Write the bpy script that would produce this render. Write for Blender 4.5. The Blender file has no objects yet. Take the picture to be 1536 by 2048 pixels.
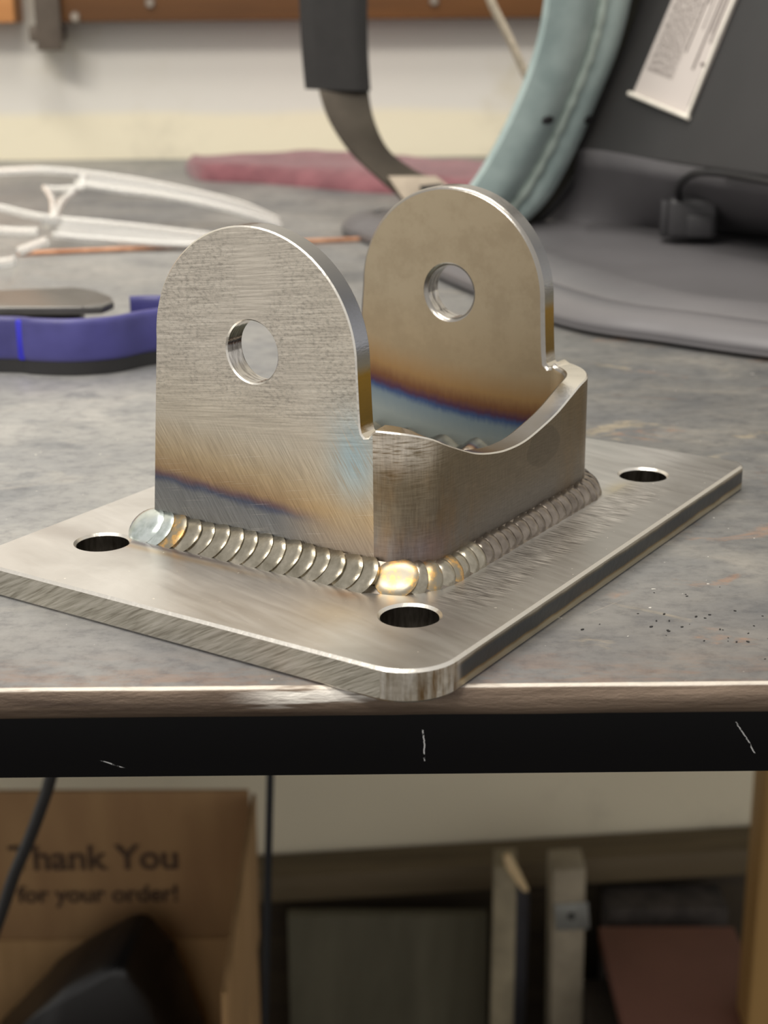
import bpy, bmesh, math, random
from mathutils import Vector, Matrix, noise as mnoise
from mathutils.geometry import delaunay_2d_cdt
random.seed(7)
SC = bpy.context.scene
COL = SC.collection

# ------------------------------------------------------------------ camera
CAM = Vector((0.0, -0.42456, 0.116435)); PITCH = 0.321556; ROLL = -0.009261; FPX = 3076.0
_f = Vector((0, math.cos(PITCH), -math.sin(PITCH))); _r0 = Vector((1, 0, 0)); _u0 = _r0.cross(_f)
RIGHT = _r0*math.cos(ROLL) + _u0*math.sin(ROLL); UP = -_r0*math.sin(ROLL) + _u0*math.cos(ROLL); FWD = _f
cd = bpy.data.cameras.new('camera'); cam = bpy.data.objects.new('camera', cd); COL.objects.link(cam)
cam.matrix_world = Matrix(((RIGHT.x, UP.x, -FWD.x, CAM.x), (RIGHT.y, UP.y, -FWD.y, CAM.y), (RIGHT.z, UP.z, -FWD.z, CAM.z), (0, 0, 0, 1)))
cd.sensor_fit = 'VERTICAL'; cd.lens = 52.0; cd.sensor_height = 52.0*2048/FPX; cd.sensor_width = cd.sensor_height*0.75
cd.clip_start = 0.01; cd.clip_end = 50
cd.dof.use_dof = True; cd.dof.focus_distance = 0.312; cd.dof.aperture_fstop = 23.5
SC.camera = cam

# ------------------------------------------------------------------ world, lamps, exposure
w = bpy.data.worlds.new('room_light'); SC.world = w; w.use_nodes = True
w.node_tree.nodes['Background'].inputs[0].default_value = (1.0, 0.965, 0.92, 1)
w.node_tree.nodes['Background'].inputs[1].default_value = 0.70

def area(name, loc, target, sx, sy, power, color):
    l = bpy.data.lights.new(name, 'AREA'); l.shape = 'RECTANGLE'; l.size = sx; l.size_y = sy; l.energy = power; l.color = color
    o = bpy.data.objects.new(name, l); COL.objects.link(o); o.location = loc
    d = Vector(target) - Vector(loc); o.rotation_euler = d.to_track_quat('-Z', 'Y').to_euler()
    return o
area('ceiling_lamp', (-0.35, -0.15, 1.75), (-0.1, 0.25, 0), 1.3, 0.22, 15, (1.0, 0.95, 0.87))
area('ceiling_lamp_front', (-0.9, -1.3, 1.75), (0, 0.3, 0), 1.3, 0.3, 26, (1.0, 0.95, 0.87))
SC.view_settings.view_transform = 'Standard'; SC.view_settings.look = 'None'
SC.view_settings.gamma = 1.0; SC.view_settings.use_curve_mapping = False
SC.view_settings.exposure = 0.30
try:
    SC.cycles.use_denoising = True
    SC.cycles.max_bounces = 8
    SC.cycles.sample_clamp_indirect = 6
    SC.cycles.caustics_reflective = False
except Exception:
    pass

# ------------------------------------------------------------------ helpers
def ray(x, y):
    return RIGHT*((x-768)/FPX) - UP*((y-1024)/FPX) + FWD
def G(x, y, z=0.0):
    d = ray(x, y); return CAM + d*((z-CAM.z)/d.z)
def WY(x, y, Y):
    d = ray(x, y); return CAM + d*((Y-CAM.y)/d.y)
def WP(x, y, p0, n):
    d = ray(x, y); return CAM + d*((p0-CAM).dot(n)/d.dot(n))

def lin(c):
    return tuple(((v/12.92) if v <= 0.04045 else ((v+0.055)/1.055)**2.4) for v in c[:3]) + (1.0,)
def s8(r, g, b):
    return lin((r/255, g/255, b/255))

class M:
    """tiny node builder"""
    def __init__(s, name):
        s.m = bpy.data.materials.new(name); s.m.use_nodes = True
        s.t = s.m.node_tree; s.b = s.t.nodes['Principled BSDF']
        s.tc = s.t.nodes.new('ShaderNodeTexCoord'); s.obj = s.tc.outputs['Object']
    def set(s, k, v):
        i = s.b.inputs[k]
        if isinstance(v, bpy.types.NodeSocket): s.t.links.new(v, i)
        else: i.default_value = v
        return s
    def _in(s, sock, v):
        if isinstance(v, bpy.types.NodeSocket): s.t.links.new(v, sock)
        elif v is not None: sock.default_value = v
    def math(s, op, a, b=None, c=None, clamp=False):
        n = s.t.nodes.new('ShaderNodeMath'); n.operation = op; n.use_clamp = clamp
        s._in(n.inputs[0], a); s._in(n.inputs[1], b)
        if c is not None: s._in(n.inputs[2], c)
        return n.outputs[0]
    def vmul(s, v, k):
        n = s.t.nodes.new('ShaderNodeVectorMath'); n.operation = 'MULTIPLY'; s._in(n.inputs[0], v); n.inputs[1].default_value = k
        return n.outputs[0]
    def vadd(s, v, k):
        n = s.t.nodes.new('ShaderNodeVectorMath'); n.operation = 'ADD'; s._in(n.inputs[0], v); n.inputs[1].default_value = k
        return n.outputs[0]
    def rot(s, v, e):
        n = s.t.nodes.new('ShaderNodeVectorRotate'); n.rotation_type = 'EULER_XYZ'; s._in(n.inputs['Vector'], v); n.inputs['Rotation'].default_value = e
        return n.outputs[0]
    def sep(s, v):
        n = s.t.nodes.new('ShaderNodeSeparateXYZ'); s._in(n.inputs[0], v); return n.outputs
    def noise(s, v, scale, detail=3, rough=0.5, dist=0.0):
        n = s.t.nodes.new('ShaderNodeTexNoise'); s._in(n.inputs['Vector'], v)
        n.inputs['Scale'].default_value = scale; n.inputs['Detail'].default_value = detail
        n.inputs['Roughness'].default_value = rough; n.inputs['Distortion'].default_value = dist
        return n.outputs['Fac']
    def ramp(s, f, stops, interp='LINEAR'):
        n = s.t.nodes.new('ShaderNodeValToRGB'); s._in(n.inputs[0], f); n.color_ramp.interpolation = interp
        e = n.color_ramp.elements
        while len(e) < len(stops): e.new(0.5)
        for i, (p, c) in enumerate(stops):
            e[i].position = p
            e[i].color = c if len(c) == 4 else lin(c)
        return n.outputs[0]
    def step(s, f, a, b):
        n = s.t.nodes.new('ShaderNodeMapRange'); n.interpolation_type = 'SMOOTHSTEP'; n.clamp = True
        s._in(n.inputs['Value'], f); n.inputs['From Min'].default_value = a; n.inputs['From Max'].default_value = b
        return n.outputs[0]
    def mix(s, f, a, b, mode='MIX'):
        n = s.t.nodes.new('ShaderNodeMix'); n.data_type = 'RGBA'; n.blend_type = mode
        s._in(n.inputs[0], f); s._in(n.inputs[6], a); s._in(n.inputs[7], b)
        return n.outputs[2]
    def bump(s, h, strength=0.2, dist=0.0005, normal=None):
        n = s.t.nodes.new('ShaderNodeBump'); n.inputs['Strength'].default_value = strength; n.inputs['Distance'].default_value = dist
        s._in(n.inputs['Height'], h)
        if normal is not None: s._in(n.inputs['Normal'], normal)
        return n.outputs[0]

def simple(name, col, rough=0.5, metal=0.0, var=0.12, scale=60, bump=0.0, bscale=800, coat=0.0):
    m = M(name); n = m.noise(m.obj, scale, 4, 0.6)
    c = m.mix(m.step(n, 0.3, 0.7), tuple(v*(1-var) for v in col[:3])+(1,), tuple(min(1, v*(1+var)) for v in col[:3])+(1,))
    m.set('Base Color', c).set('Roughness', rough).set('Metallic', metal)
    if coat: m.set('Coat Weight', coat)
    if bump: m.set('Normal', m.bump(m.noise(m.obj, bscale, 3, 0.6), bump, 0.0006))
    return m.m

def finish(me, mats, angle=35):
    for mt in mats: me.materials.append(mt)
    for p in me.polygons: p.use_smooth = True
    me.set_sharp_from_angle(angle=math.radians(angle))
def mesh_obj(name, verts, faces, mats, parent=None, midx=None, angle=35):
    me = bpy.data.meshes.new(name); me.from_pydata([tuple(v) for v in verts], [], faces); me.update()
    if not isinstance(mats, (list, tuple)): mats = [mats]
    finish(me, mats, angle)
    if midx:
        for p, i in zip(me.polygons, midx): p.material_index = i
    o = bpy.data.objects.new(name, me); COL.objects.link(o)
    if parent is not None: o.parent = parent
    return o
def bm_obj(name, bm, mats, parent=None, angle=35, recalc=True):
    if recalc: bmesh.ops.recalc_face_normals(bm, faces=bm.faces)
    me = bpy.data.meshes.new(name); bm.to_mesh(me); bm.free()
    if not isinstance(mats, (list, tuple)): mats = [mats]
    finish(me, mats, angle)
    o = bpy.data.objects.new(name, me); COL.objects.link(o)
    if parent is not None: o.parent = parent
    return o
def empty(name, loc, rotz=0.0):
    o = bpy.data.objects.new(name, None); COL.objects.link(o); o.location = loc; o.rotation_euler = (0, 0, rotz); o.empty_display_size = 0.02
    return o
def tag(o, label=None, cat=None, group=None, kind=None):
    if label: o['label'] = label
    if cat: o['category'] = cat
    if group: o['group'] = group
    if kind: o['kind'] = kind
    return o
def adopt(o, parent):
    """parent a mesh whose vertices are in world space, keeping them where they are"""
    o.parent = parent
    R = Matrix.Translation(parent.location) @ Matrix.Rotation(parent.rotation_euler.z, 4, 'Z')
    o.data.transform(R.inverted())
    return o
def box_bm(sx, sy, sz, loc=(0, 0, 0), bev=0.0, seg=2, bm=None, M4=None):
    b = bm or bmesh.new()
    r = bmesh.ops.create_cube(b, size=1.0); vs = r['verts']
    for v in vs: v.co = Vector((v.co.x*sx, v.co.y*sy, v.co.z*sz))
    if bev:
        es = {e for v in vs for e in v.link_edges}
        rr = bmesh.ops.bevel(b, geom=list(es), offset=bev, segments=seg, affect='EDGES', profile=0.5)
        vs = list({v for f in rr['faces'] for v in f.verts} | {v for v in vs if v.is_valid})
    for v in vs:
        v.co = v.co + Vector(loc)
        if M4 is not None: v.co = M4 @ v.co
    return b
def quad_prism(corners, depth_vec, bev=0.0):
    """solid from 4 corners pushed along a vector"""
    bm = bmesh.new(); a = [bm.verts.new(c) for c in corners]; b = [bm.verts.new(Vector(c)+depth_vec) for c in corners]
    n = len(corners)
    bm.faces.new(a); bm.faces.new(list(reversed(b)))
    for i in range(n): bm.faces.new((a[i], b[i], b[(i+1) % n], a[(i+1) % n]))
    if bev: bmesh.ops.bevel(bm, geom=list(bm.edges), offset=bev, segments=2, affect='EDGES', profile=0.5)
    return bm
def catmull(pts, n=8):
    pts = [Vector(p) for p in pts]; out = []
    for i in range(len(pts)-1):
        p0 = pts[max(0, i-1)]; p1 = pts[i]; p2 = pts[i+1]; p3 = pts[min(len(pts)-1, i+2)]
        for k in range(n):
            t = k/n
            out.append(0.5*((2*p1)+(p2-p0)*t+(2*p0-5*p1+4*p2-p3)*t*t+(3*p1-p0-3*p2+p3)*t**3))
    out.append(pts[-1]); return out
def tube(name, pts, rad, mats, parent=None, seg=10, scale2=1.0, up=Vector((0, 0, 1)), rads=None):
    """tube along points; scale2 squashes the section along the second axis"""
    pts = [Vector(p) for p in pts]; vs = []; fs = []
    for i, p in enumerate(pts):
        t = (pts[min(i+1, len(pts)-1)]-pts[max(i-1, 0)]).normalized()
        s = t.cross(up); s = s.normalized() if s.length > 1e-6 else Vector((1, 0, 0)); q = s.cross(t)
        r = rads[i] if rads else rad
        for k in range(seg):
            a = 2*math.pi*k/seg; vs.append(p+s*(math.cos(a)*r)+q*(math.sin(a)*r*scale2))
    for i in range(len(pts)-1):
        for k in range(seg):
            fs.append((i*seg+k, i*seg+(k+1) % seg, (i+1)*seg+(k+1) % seg, (i+1)*seg+k))
    fs.append(tuple(reversed(range(seg)))); n = (len(pts)-1)*seg; fs.append(tuple(range(n, n+seg)))
    return mesh_obj(name, vs, fs, mats, parent, angle=50)
def ribbon(name, L, Rr, thick, mats, parent=None, bulge=None, nrm=None, cols=9, midf=None):
    """solid band between two edge lines; bulge(j in 0..1) lifts the front face along its normal"""
    n = len(L); vs = []; fs = []; mi = []
    for i in range(n):
        a = L[i]; b = Rr[i]
        t = (L[min(i+1, n-1)]+Rr[min(i+1, n-1)]-L[max(i-1, 0)]-Rr[max(i-1, 0)]).normalized()
        nn = (b-a).cross(t).normalized()
        if nn.dot(CAM_SIDE) < 0: nn = -nn
        for j in range(cols):
            f = j/(cols-1); p = a.lerp(b, f); vs.append(p+nn*(bulge(f, i/(n-1)) if bulge else 0))
        for j in range(cols):
            f = 1-j/(cols-1); p = a.lerp(b, f); vs.append(p-nn*thick)
    c2 = cols*2
    for i in range(n-1):
        for j in range(c2):
            fs.append((i*c2+j, i*c2+(j+1) % c2, (i+1)*c2+(j+1) % c2, (i+1)*c2+j)); mi.append(midf(j) if midf else 0)
    fs.append(tuple(reversed(range(c2)))); mi.append(0)
    k = (n-1)*c2; fs.append(tuple(range(k, k+c2))); mi.append(0)
    o = mesh_obj(name, vs, fs, mats, parent, mi, angle=40)
    bm = bmesh.new(); bm.from_mesh(o.data); bmesh.ops.recalc_face_normals(bm, faces=bm.faces); bm.to_mesh(o.data); bm.free()
    return o
CAM_SIDE = Vector((0, -1, 0.25))

def in_loop(p, loop):
    x, y = p; c = False; n = len(loop); j = n-1
    for i in range(n):
        xi, yi = loop[i]; xj, yj = loop[j]
        if (yi > y) != (yj > y) and x < (xj-xi)*(y-yi)/(yj-yi)+xi: c = not c
        j = i
    return c
def inset(loop, d):
    n = len(loop); out = []
    for i in range(n):
        ax, ay = loop[i-1]; bx, by = loop[i]; cx, cy = loop[(i+1) % n]
        e1 = Vector((by-ay, ax-bx)); e2 = Vector((cy-by, bx-cx))
        e1.normalize(); e2.normalize(); m = e1+e2
        if m.length < 1e-6: m = e1
        m.normalize(); k = max(0.6, m.dot(e1)); out.append((bx-m.x*d/k, by-m.y*d/k))
    return out
def sheet_solid(name, outer, holes, rings, mapf, mats, matf, parent=None, interior=(), angle=35, flatf=lambda x: True):
    """sheet with holes; rings = [(inset, depth)...]; mapf(x, y, depth) -> 3D"""
    loops = [outer]+holes; vs = []; fs = []; mi = []
    def cap(d_in, depth, flip, ring):
        lp = [inset(l, d_in) if d_in else l for l in loops]
        pts = [p for l in lp for p in l]; edges = []; k = 0
        for l in lp:
            edges += [(k+i, k+(i+1) % len(l)) for i in range(len(l))]; k += len(l)
        pts = pts+[p for p in interior if in_loop(p, lp[0]) and not any(in_loop(p, h) for h in lp[1:])]
        V, _, F, _, _, _ = delaunay_2d_cdt([Vector(p) for p in pts], edges, [], 0, 1e-9)
        base = len(vs)
        for p in V: vs.append(mapf(p.x, p.y, depth))
        for f in F:
            cx = sum(V[i].x for i in f)/3; cy = sum(V[i].y for i in f)/3
            if in_loop((cx, cy), lp[0]) and not any(in_loop((cx, cy), h) for h in lp[1:]):
                ff = [base+i for i in f]
                if flip: ff.reverse()
                fs.append(tuple(ff)); mi.append(matf(ring, cx, cy, None)+(100 if flatf(cx) else 0))
        return
    cap(rings[0][0], rings[0][1], False, 0)
    cap(rings[-1][0], rings[-1][1], True, len(rings)-1)
    for l in loops:
        base = len(vs); n = len(l)
        for (d_in, depth) in rings:
            for p in (inset(l, d_in) if d_in else l): vs.append(mapf(p[0], p[1], depth))
        for r in range(len(rings)-1):
            for i in range(n):
                a = base+r*n+i; b = base+r*n+(i+1) % n
                fs.append((b, a, a+n, b+n))
                e = Vector((l[(i+1) % n][1]-l[i][1], l[i][0]-l[(i+1) % n][0]))
                mi.append(matf(-1-r, (l[i][0]+l[(i+1) % n][0])/2, (l[i][1]+l[(i+1) % n][1])/2, e))
    bm = bmesh.new(); me = bpy.data.meshes.new(name); me.from_pydata([tuple(v) for v in vs], [], fs)
    me.update()
    for p, i in zip(me.polygons, mi): p.material_index = i
    bm.from_mesh(me); bmesh.ops.remove_doubles(bm, verts=bm.verts, dist=2e-6)
    bmesh.ops.recalc_face_normals(bm, faces=bm.faces); bm.to_mesh(me); bm.free()
    idx = [p.material_index for p in me.polygons]
    finish(me, mats, angle)
    for p, i in zip(me.polygons, idx):
        if i >= 100: p.use_smooth = False
        p.material_index = i % 100
    o = bpy.data.objects.new(name, me); COL.objects.link(o)
    if parent is not None: o.parent = parent
    return o
def arc(cx, cy, r, a0, a1, n):
    return [(cx+r*math.cos(a0+(a1-a0)*i/n), cy+r*math.sin(a0+(a1-a0)*i/n)) for i in range(n+1)]
def dense(pts, step):
    out = []; n = len(pts)
    for i in range(n):
        a = Vector(pts[i]); b = Vector(pts[(i+1) % n]); k = max(1, int(math.ceil((b-a).length/step)))
        out += [tuple(a.lerp(b, j/k)) for j in range(k)]
    return out

# ------------------------------------------------------------------ the setting: back wall, floor
WALL_Y = 0.803
m = M('painted_wall')
x, y, z = m.sep(m.obj)
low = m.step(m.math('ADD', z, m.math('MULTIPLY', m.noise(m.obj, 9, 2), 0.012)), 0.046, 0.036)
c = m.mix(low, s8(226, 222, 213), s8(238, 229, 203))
c = m.mix(m.step(m.noise(m.obj, 7, 5, 0.65), 0.52, 0.75), c, s8(212, 204, 182))
spots = m.step(m.noise(m.vmul(m.obj, (1, 1, 1.6)), 26, 2, 0.5), 0.73, 0.78)
c = m.mix(m.math('MULTIPLY', spots, m.step(z, -0.3, -0.45)), c, s8(120, 112, 96))
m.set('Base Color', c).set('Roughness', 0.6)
m.set('Normal', m.bump(m.noise(m.obj, 120, 3), 0.15, 0.001)); WALLM = m.m
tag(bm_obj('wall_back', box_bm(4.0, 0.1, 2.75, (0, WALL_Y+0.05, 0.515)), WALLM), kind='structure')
m = M('concrete_floor'); c = m.ramp(m.noise(m.obj, 6, 6, 0.6), [(0.3, s8(70, 66, 60)), (0.7, s8(104, 98, 90))])
m.set('Base Color', c).set('Roughness', 0.8); FLOOR_Z = -0.86
tag(bm_obj('floor', box_bm(4.0, 4.0, 0.05, (0, -1.147, FLOOR_Z-0.025)), m.m), kind='structure')

def wood(name, c1, c2, axis=(4, 60, 60), rough=0.55):
    m = M(name); n = m.noise(m.vmul(m.obj, axis), 1.0, 5, 0.6, 0.6)
    m.set('Base Color', m.ramp(n, [(0.3, c1), (0.68, c2)])).set('Roughness', rough)
    m.set('Normal', m.bump(n, 0.15, 0.0008)); return m.m
OAK = wood('orange_wood', s8(86, 54, 22), s8(110, 70, 30))
DARKWOOD = wood('dark_wood', s8(50, 40, 28), s8(72, 60, 42), (3, 50, 50), 0.7)
# dark lower panelling and the brown rail at the foot of the wall
tag(bm_obj('baseboard_back', box_bm(3.0, 0.02, 0.235, (0, WALL_Y-0.01, FLOOR_Z+0.1175), 0.002), DARKWOOD), kind='structure')
rl = WY(480, 1770, 0.772); rr = WY(1520, 1708, 0.772); dx = (rr-rl); slope = math.atan2(dx.z, dx.x)
RAILM = wood('grimy_rail_wood', s8(84, 72, 52), s8(112, 98, 74), (3, 40, 40), 0.7)
Rm = Matrix.Translation((rl+rr)/2) @ Matrix.Rotation(-slope, 4, 'Y')
tag(bm_obj('trim_1', box_bm(1.6, 0.042, 0.026, (0, 0.008, 0), 0.003, M4=Rm), RAILM), kind='structure')

# wooden shelf board on the wall with its metal bracket
sh = empty('wall_shelf', (0, WALL_Y, 0.10)); tag(sh, 'orange-brown wooden shelf board screwed to the cream wall behind the bench', 'shelf')
zb = WY(300, 43, WALL_Y-0.03).z
xs = WY(28, 20, WALL_Y-0.03).x
adopt(bm_obj('shelf_board', box_bm(1.1, 0.03, 0.09, (xs+0.02+0.55, WALL_Y-0.015, zb+0.045), 0.0015), OAK), sh)
adopt(bm_obj('shelf_board', box_bm(0.5, 0.03, 0.09, (xs-0.25, WALL_Y-0.015, zb+0.045), 0.0015), wood('pale_orange_wood', s8(190, 128, 74), s8(216, 156, 98))), sh)['label'] = 'paler end board'
BRK = simple('dull_bracket_steel', s8(98, 88, 78), 0.5, 0.4)
xb = WY(93, 20, WALL_Y-0.036).x
bb = box_bm(0.019, 0.005, 0.16, (xb, WALL_Y-0.0325, zb+0.06), 0.001)
box_bm(0.022, 0.032, 0.012, (xb-0.004, WALL_Y-0.018, zb-0.008), 0.002, bm=bb)
adopt(bm_obj('shelf_bracket', bb, BRK), sh)
for px in ((300, 6), (150, 34), (868, 2)):
    p = WY(px[0], px[1], WALL_Y-0.031); b = bmesh.new()
    bmesh.ops.create_cone(b, cap_ends=True, segments=14, radius1=0.0042, radius2=0.0028, depth=0.003)
    bmesh.ops.transform(b, matrix=Matrix.Translation(p) @ Matrix.Rotation(math.radians(90), 4, 'X'), verts=b.verts)
    adopt(bm_obj('screw', b, simple('screw_steel', s8(150, 140, 128), 0.4, 0.7)), sh)

# ------------------------------------------------------------------ steel bench
EDGE_Y = -0.1735
m = M('mill_scale_steel')
v = m.vadd(m.obj, (0, 0.31, FLOOR_Z))
x, y, z = m.sep(v)
base = m.ramp(m.noise(v, 9, 5, 0.6, 0.4), [(0.32, s8(138, 140, 144)), (0.5, s8(168, 168, 167)), (0.7, s8(190, 188, 184))])
blot = m.step(m.noise(m.vmul(v, (1, 1.5, 1)), 26, 4, 0.62, 0.8), 0.52, 0.66)
base = m.mix(m.math('MULTIPLY', blot, 0.4), base, s8(112, 116, 122))
pale = m.step(m.noise(m.vmul(v, (0.8, 1.4, 1)), 34, 4, 0.6, 1.2), 0.58, 0.72)
base = m.mix(m.math('MULTIPLY', pale, 0.35), base, s8(196, 192, 184))
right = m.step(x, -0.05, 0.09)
base = m.mix(m.math('MULTIPLY', right, 0.7), base, m.ramp(m.noise(m.vmul(v, (1, 1.7, 1)), 32, 5, 0.65, 0.5), [(0.32, s8(92, 94, 97)), (0.55, s8(122, 120, 116)), (0.72, s8(158, 152, 142))]))  # darker right half paints in the helmet's reflection, together with mottled scale
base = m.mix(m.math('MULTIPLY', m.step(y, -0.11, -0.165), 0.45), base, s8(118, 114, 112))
rust = m.math('MULTIPLY', m.step(m.noise(m.vmul(v, (1.0, 1.8, 1)), 38, 5, 0.62, 0.6), 0.60, 0.72), right)
base = m.mix(m.math('MULTIPLY', rust, 0.6), base, s8(176, 134, 104))
frontrust = m.math('MULTIPLY', m.step(y, -0.155, -0.172), m.step(m.noise(m.vmul(v, (1, 3, 1)), 60, 5, 0.7), 0.42, 0.62))
base = m.mix(m.math('MULTIPLY', frontrust, 0.4), base, s8(150, 116, 94))
cr = m.step(m.noise(m.vmul(v, (1.0, 1.6, 1)), 24, 5, 0.62, 0.9), 0.60, 0.70)
base = m.mix(m.math('MULTIPLY', m.math('MULTIPLY', cr, right), 0.5), base, s8(206, 190, 160))
fine = m.noise(m.vmul(v, (1, 1.3, 1)), 190, 6, 0.72)
base = m.mix(1.0, base, m.ramp(fine, [(0.34, (0.85, 0.85, 0.86)), (0.5, (0.96, 0.96, 0.96)), (0.66, (1.0, 1.0, 1.0))]), 'MULTIPLY')
speck = m.step(m.noise(v, 420, 2, 0.5), 0.735, 0.77)
base = m.mix(m.math('MULTIPLY', speck, 0.8), base, s8(225, 222, 215))
scr = None
for e, sc in ((0.5, 1.0), (-0.75, 1.3), (2.0, 0.8)):
    q = m.rot(v, (0, 0, e)); k = m.step(m.noise(m.vmul(q, (9*sc, 700*sc, 1)), 1.0, 2, 0.5), 0.735, 0.76)
    k = m.math('MULTIPLY', k, m.step(m.noise(m.rot(v, (0, 0, e*2)), 14, 2), 0.5, 0.6))
    scr = k if scr is None else m.math('MAXIMUM', scr, k)
base = m.mix(m.math('MULTIPLY', scr, 0.7), base, s8(214, 200, 182))
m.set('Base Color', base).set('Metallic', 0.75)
ro = m.ramp(m.noise(v, 22, 5, 0.6), [(0.3, (0.66, 0.66, 0.66)), (0.7, (0.78, 0.78, 0.78))])
m.set('Roughness', ro)
m.set('Normal', m.bump(m.noise(v, 260, 5, 0.65), 0.12, 0.0006)); BENCH = m.m
m = M('worn_bench_edge'); v = m.vadd(m.obj, (0, 0.31, FLOOR_Z)); x, y, z = m.sep(v)
n = m.noise(m.vmul(v, (14, 400, 400)), 1.0, 4, 0.65)
c = m.ramp(n, [(0.3, s8(70, 58, 50)), (0.5, s8(98, 84, 72)), (0.72, s8(124, 108, 94))])
bare = m.math('MULTIPLY', m.step(m.noise(m.vmul(v, (22, 300, 300)), 1.0, 4, 0.7), 0.52, 0.62), m.math('MULTIPLY', m.step(x, -0.03, -0.015), m.step(x, 0.012, 0.0)))
c = m.mix(bare, c, s8(205, 200, 192))
top = m.math('MULTIPLY', m.step(z, -0.0006, -0.0003), 0.7)
c = m.mix(m.math('MULTIPLY', top, m.step(m.noise(m.vmul(v, (40, 200, 200)), 1.0, 4, 0.7), 0.3, 0.5)), c, s8(226, 218, 206))
m.set('Base Color', c).set('Metallic', 0.45).set('Roughness', 0.5).set('Specular IOR Level', 0.3).set('Normal', m.bump(m.noise(m.vmul(v, (160, 700, 700)), 1, 5, 0.7), 0.6, 0.0006)); BEDGE = m.m

bench = empty('welding_bench', (0, 0.31, FLOOR_Z)); tag(bench, 'grey steel-topped workbench with a worn rusty front edge and black frame', 'workbench')
prof = [(EDGE_Y+0.0007, 0.0), (EDGE_Y+0.0002, -0.0002), (EDGE_Y-0.0002, -0.0008), (EDGE_Y-0.0007, -0.0022), (EDGE_Y-0.0008, -0.0036), (EDGE_Y-0.0004, -0.0050), (EDGE_Y+0.0006, -0.0060), (EDGE_Y+0.002, -0.00635)]
prof += [(WALL_Y-0.002, -0.00635), (WALL_Y-0.002, 0.0)]
vs = []; fs = []; mi = []; X0, X1, NX = -0.9, 0.9, 180
for i in range(NX+1):
    xx = X0+(X1-X0)*i/NX
    for k, (py, pz) in enumerate(prof):
        jit = 0.00035*mnoise.noise(Vector((xx*60, k*0.35, 3.1))) if 0 < k < 7 else 0
        vs.append((xx, py+jit, pz))
P = len(prof)
for i in range(NX):
    for k in range(P):
        a = i*P+k; b = i*P+(k+1) % P; fs.append((a, b, b+P, a+P)); mi.append(1 if k < 7 else 0)
fs += [tuple(range(P)), tuple(reversed(range(NX*P, NX*P+P)))]; mi += [0, 0]
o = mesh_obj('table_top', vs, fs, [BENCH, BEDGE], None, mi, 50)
bm = bmesh.new(); bm.from_mesh(o.data); bmesh.ops.recalc_face_normals(bm, faces=bm.faces); bm.to_mesh(o.data); bm.free()
# table_top coordinates stay in metres about the bench origin; keep world-like object coords by not adopting
adopt(o, bench)
m = M('black_painted_steel'); v = m.obj
chip = m.step(m.noise(m.vmul(v, (70, 70, 24)), 1.0, 3, 0.6, 1.5), 0.735, 0.755)
RAIL_Y = EDGE_Y+0.016
x, y, z = m.sep(m.vadd(m.obj, (0, 0.31, FLOOR_Z)))
wig = m.math('MULTIPLY', m.math('SUBTRACT', m.noise(m.vmul(v, (0, 0, 1)), 260, 4, 0.7), 0.5), 0.0016)
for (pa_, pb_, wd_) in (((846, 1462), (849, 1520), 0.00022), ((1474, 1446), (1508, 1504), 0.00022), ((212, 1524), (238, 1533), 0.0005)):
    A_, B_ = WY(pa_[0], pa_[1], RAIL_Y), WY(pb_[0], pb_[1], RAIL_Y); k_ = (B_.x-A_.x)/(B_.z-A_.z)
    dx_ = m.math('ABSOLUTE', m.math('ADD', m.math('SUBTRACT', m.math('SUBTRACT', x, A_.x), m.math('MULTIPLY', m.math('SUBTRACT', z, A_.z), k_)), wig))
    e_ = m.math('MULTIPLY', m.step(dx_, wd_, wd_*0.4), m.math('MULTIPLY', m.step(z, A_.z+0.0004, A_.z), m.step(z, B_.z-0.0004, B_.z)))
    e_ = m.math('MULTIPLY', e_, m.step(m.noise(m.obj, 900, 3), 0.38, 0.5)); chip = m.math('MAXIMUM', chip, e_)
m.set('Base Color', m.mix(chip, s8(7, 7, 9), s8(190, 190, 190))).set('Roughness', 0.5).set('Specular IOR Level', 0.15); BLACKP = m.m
RAIL_Y = EDGE_Y+0.016
adopt(bm_obj('frame_rail', box_bm(1.76, 0.025, 0.0205, (0, RAIL_Y+0.0125, -0.00635-0.01025), 0.0015), BLACKP), bench)
adopt(bm_obj('frame_rail', box_bm(1.76, 0.025, 0.025, (0, WALL_Y-0.05, -0.00635-0.0125), 0.0015), BLACKP), bench)
for sx in (-0.86, 0.86):
    for yy in (RAIL_Y+0.02, WALL_Y-0.05):
        adopt(bm_obj('leg', box_bm(0.04, 0.04, -FLOOR_Z-0.0065, (sx, yy, (FLOOR_Z-0.0065)/2), 0.002), BLACKP), bench)

# ------------------------------------------------------------------ welded bracket
MM = 0.001; T = 6.39; A_ANG = 0.583338
br = empty('welded_steel_bracket', (0.006723, -0.184973, 0.0), -A_ANG)
tag(br, 'bare steel clevis bracket with two drilled round-topped ears welded to a base plate', 'bracket')
def loc(u, v, z): return Vector((-u*MM, v*MM, (z+T)*MM))    # bracket frame -> object frame, z above the plate top

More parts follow.
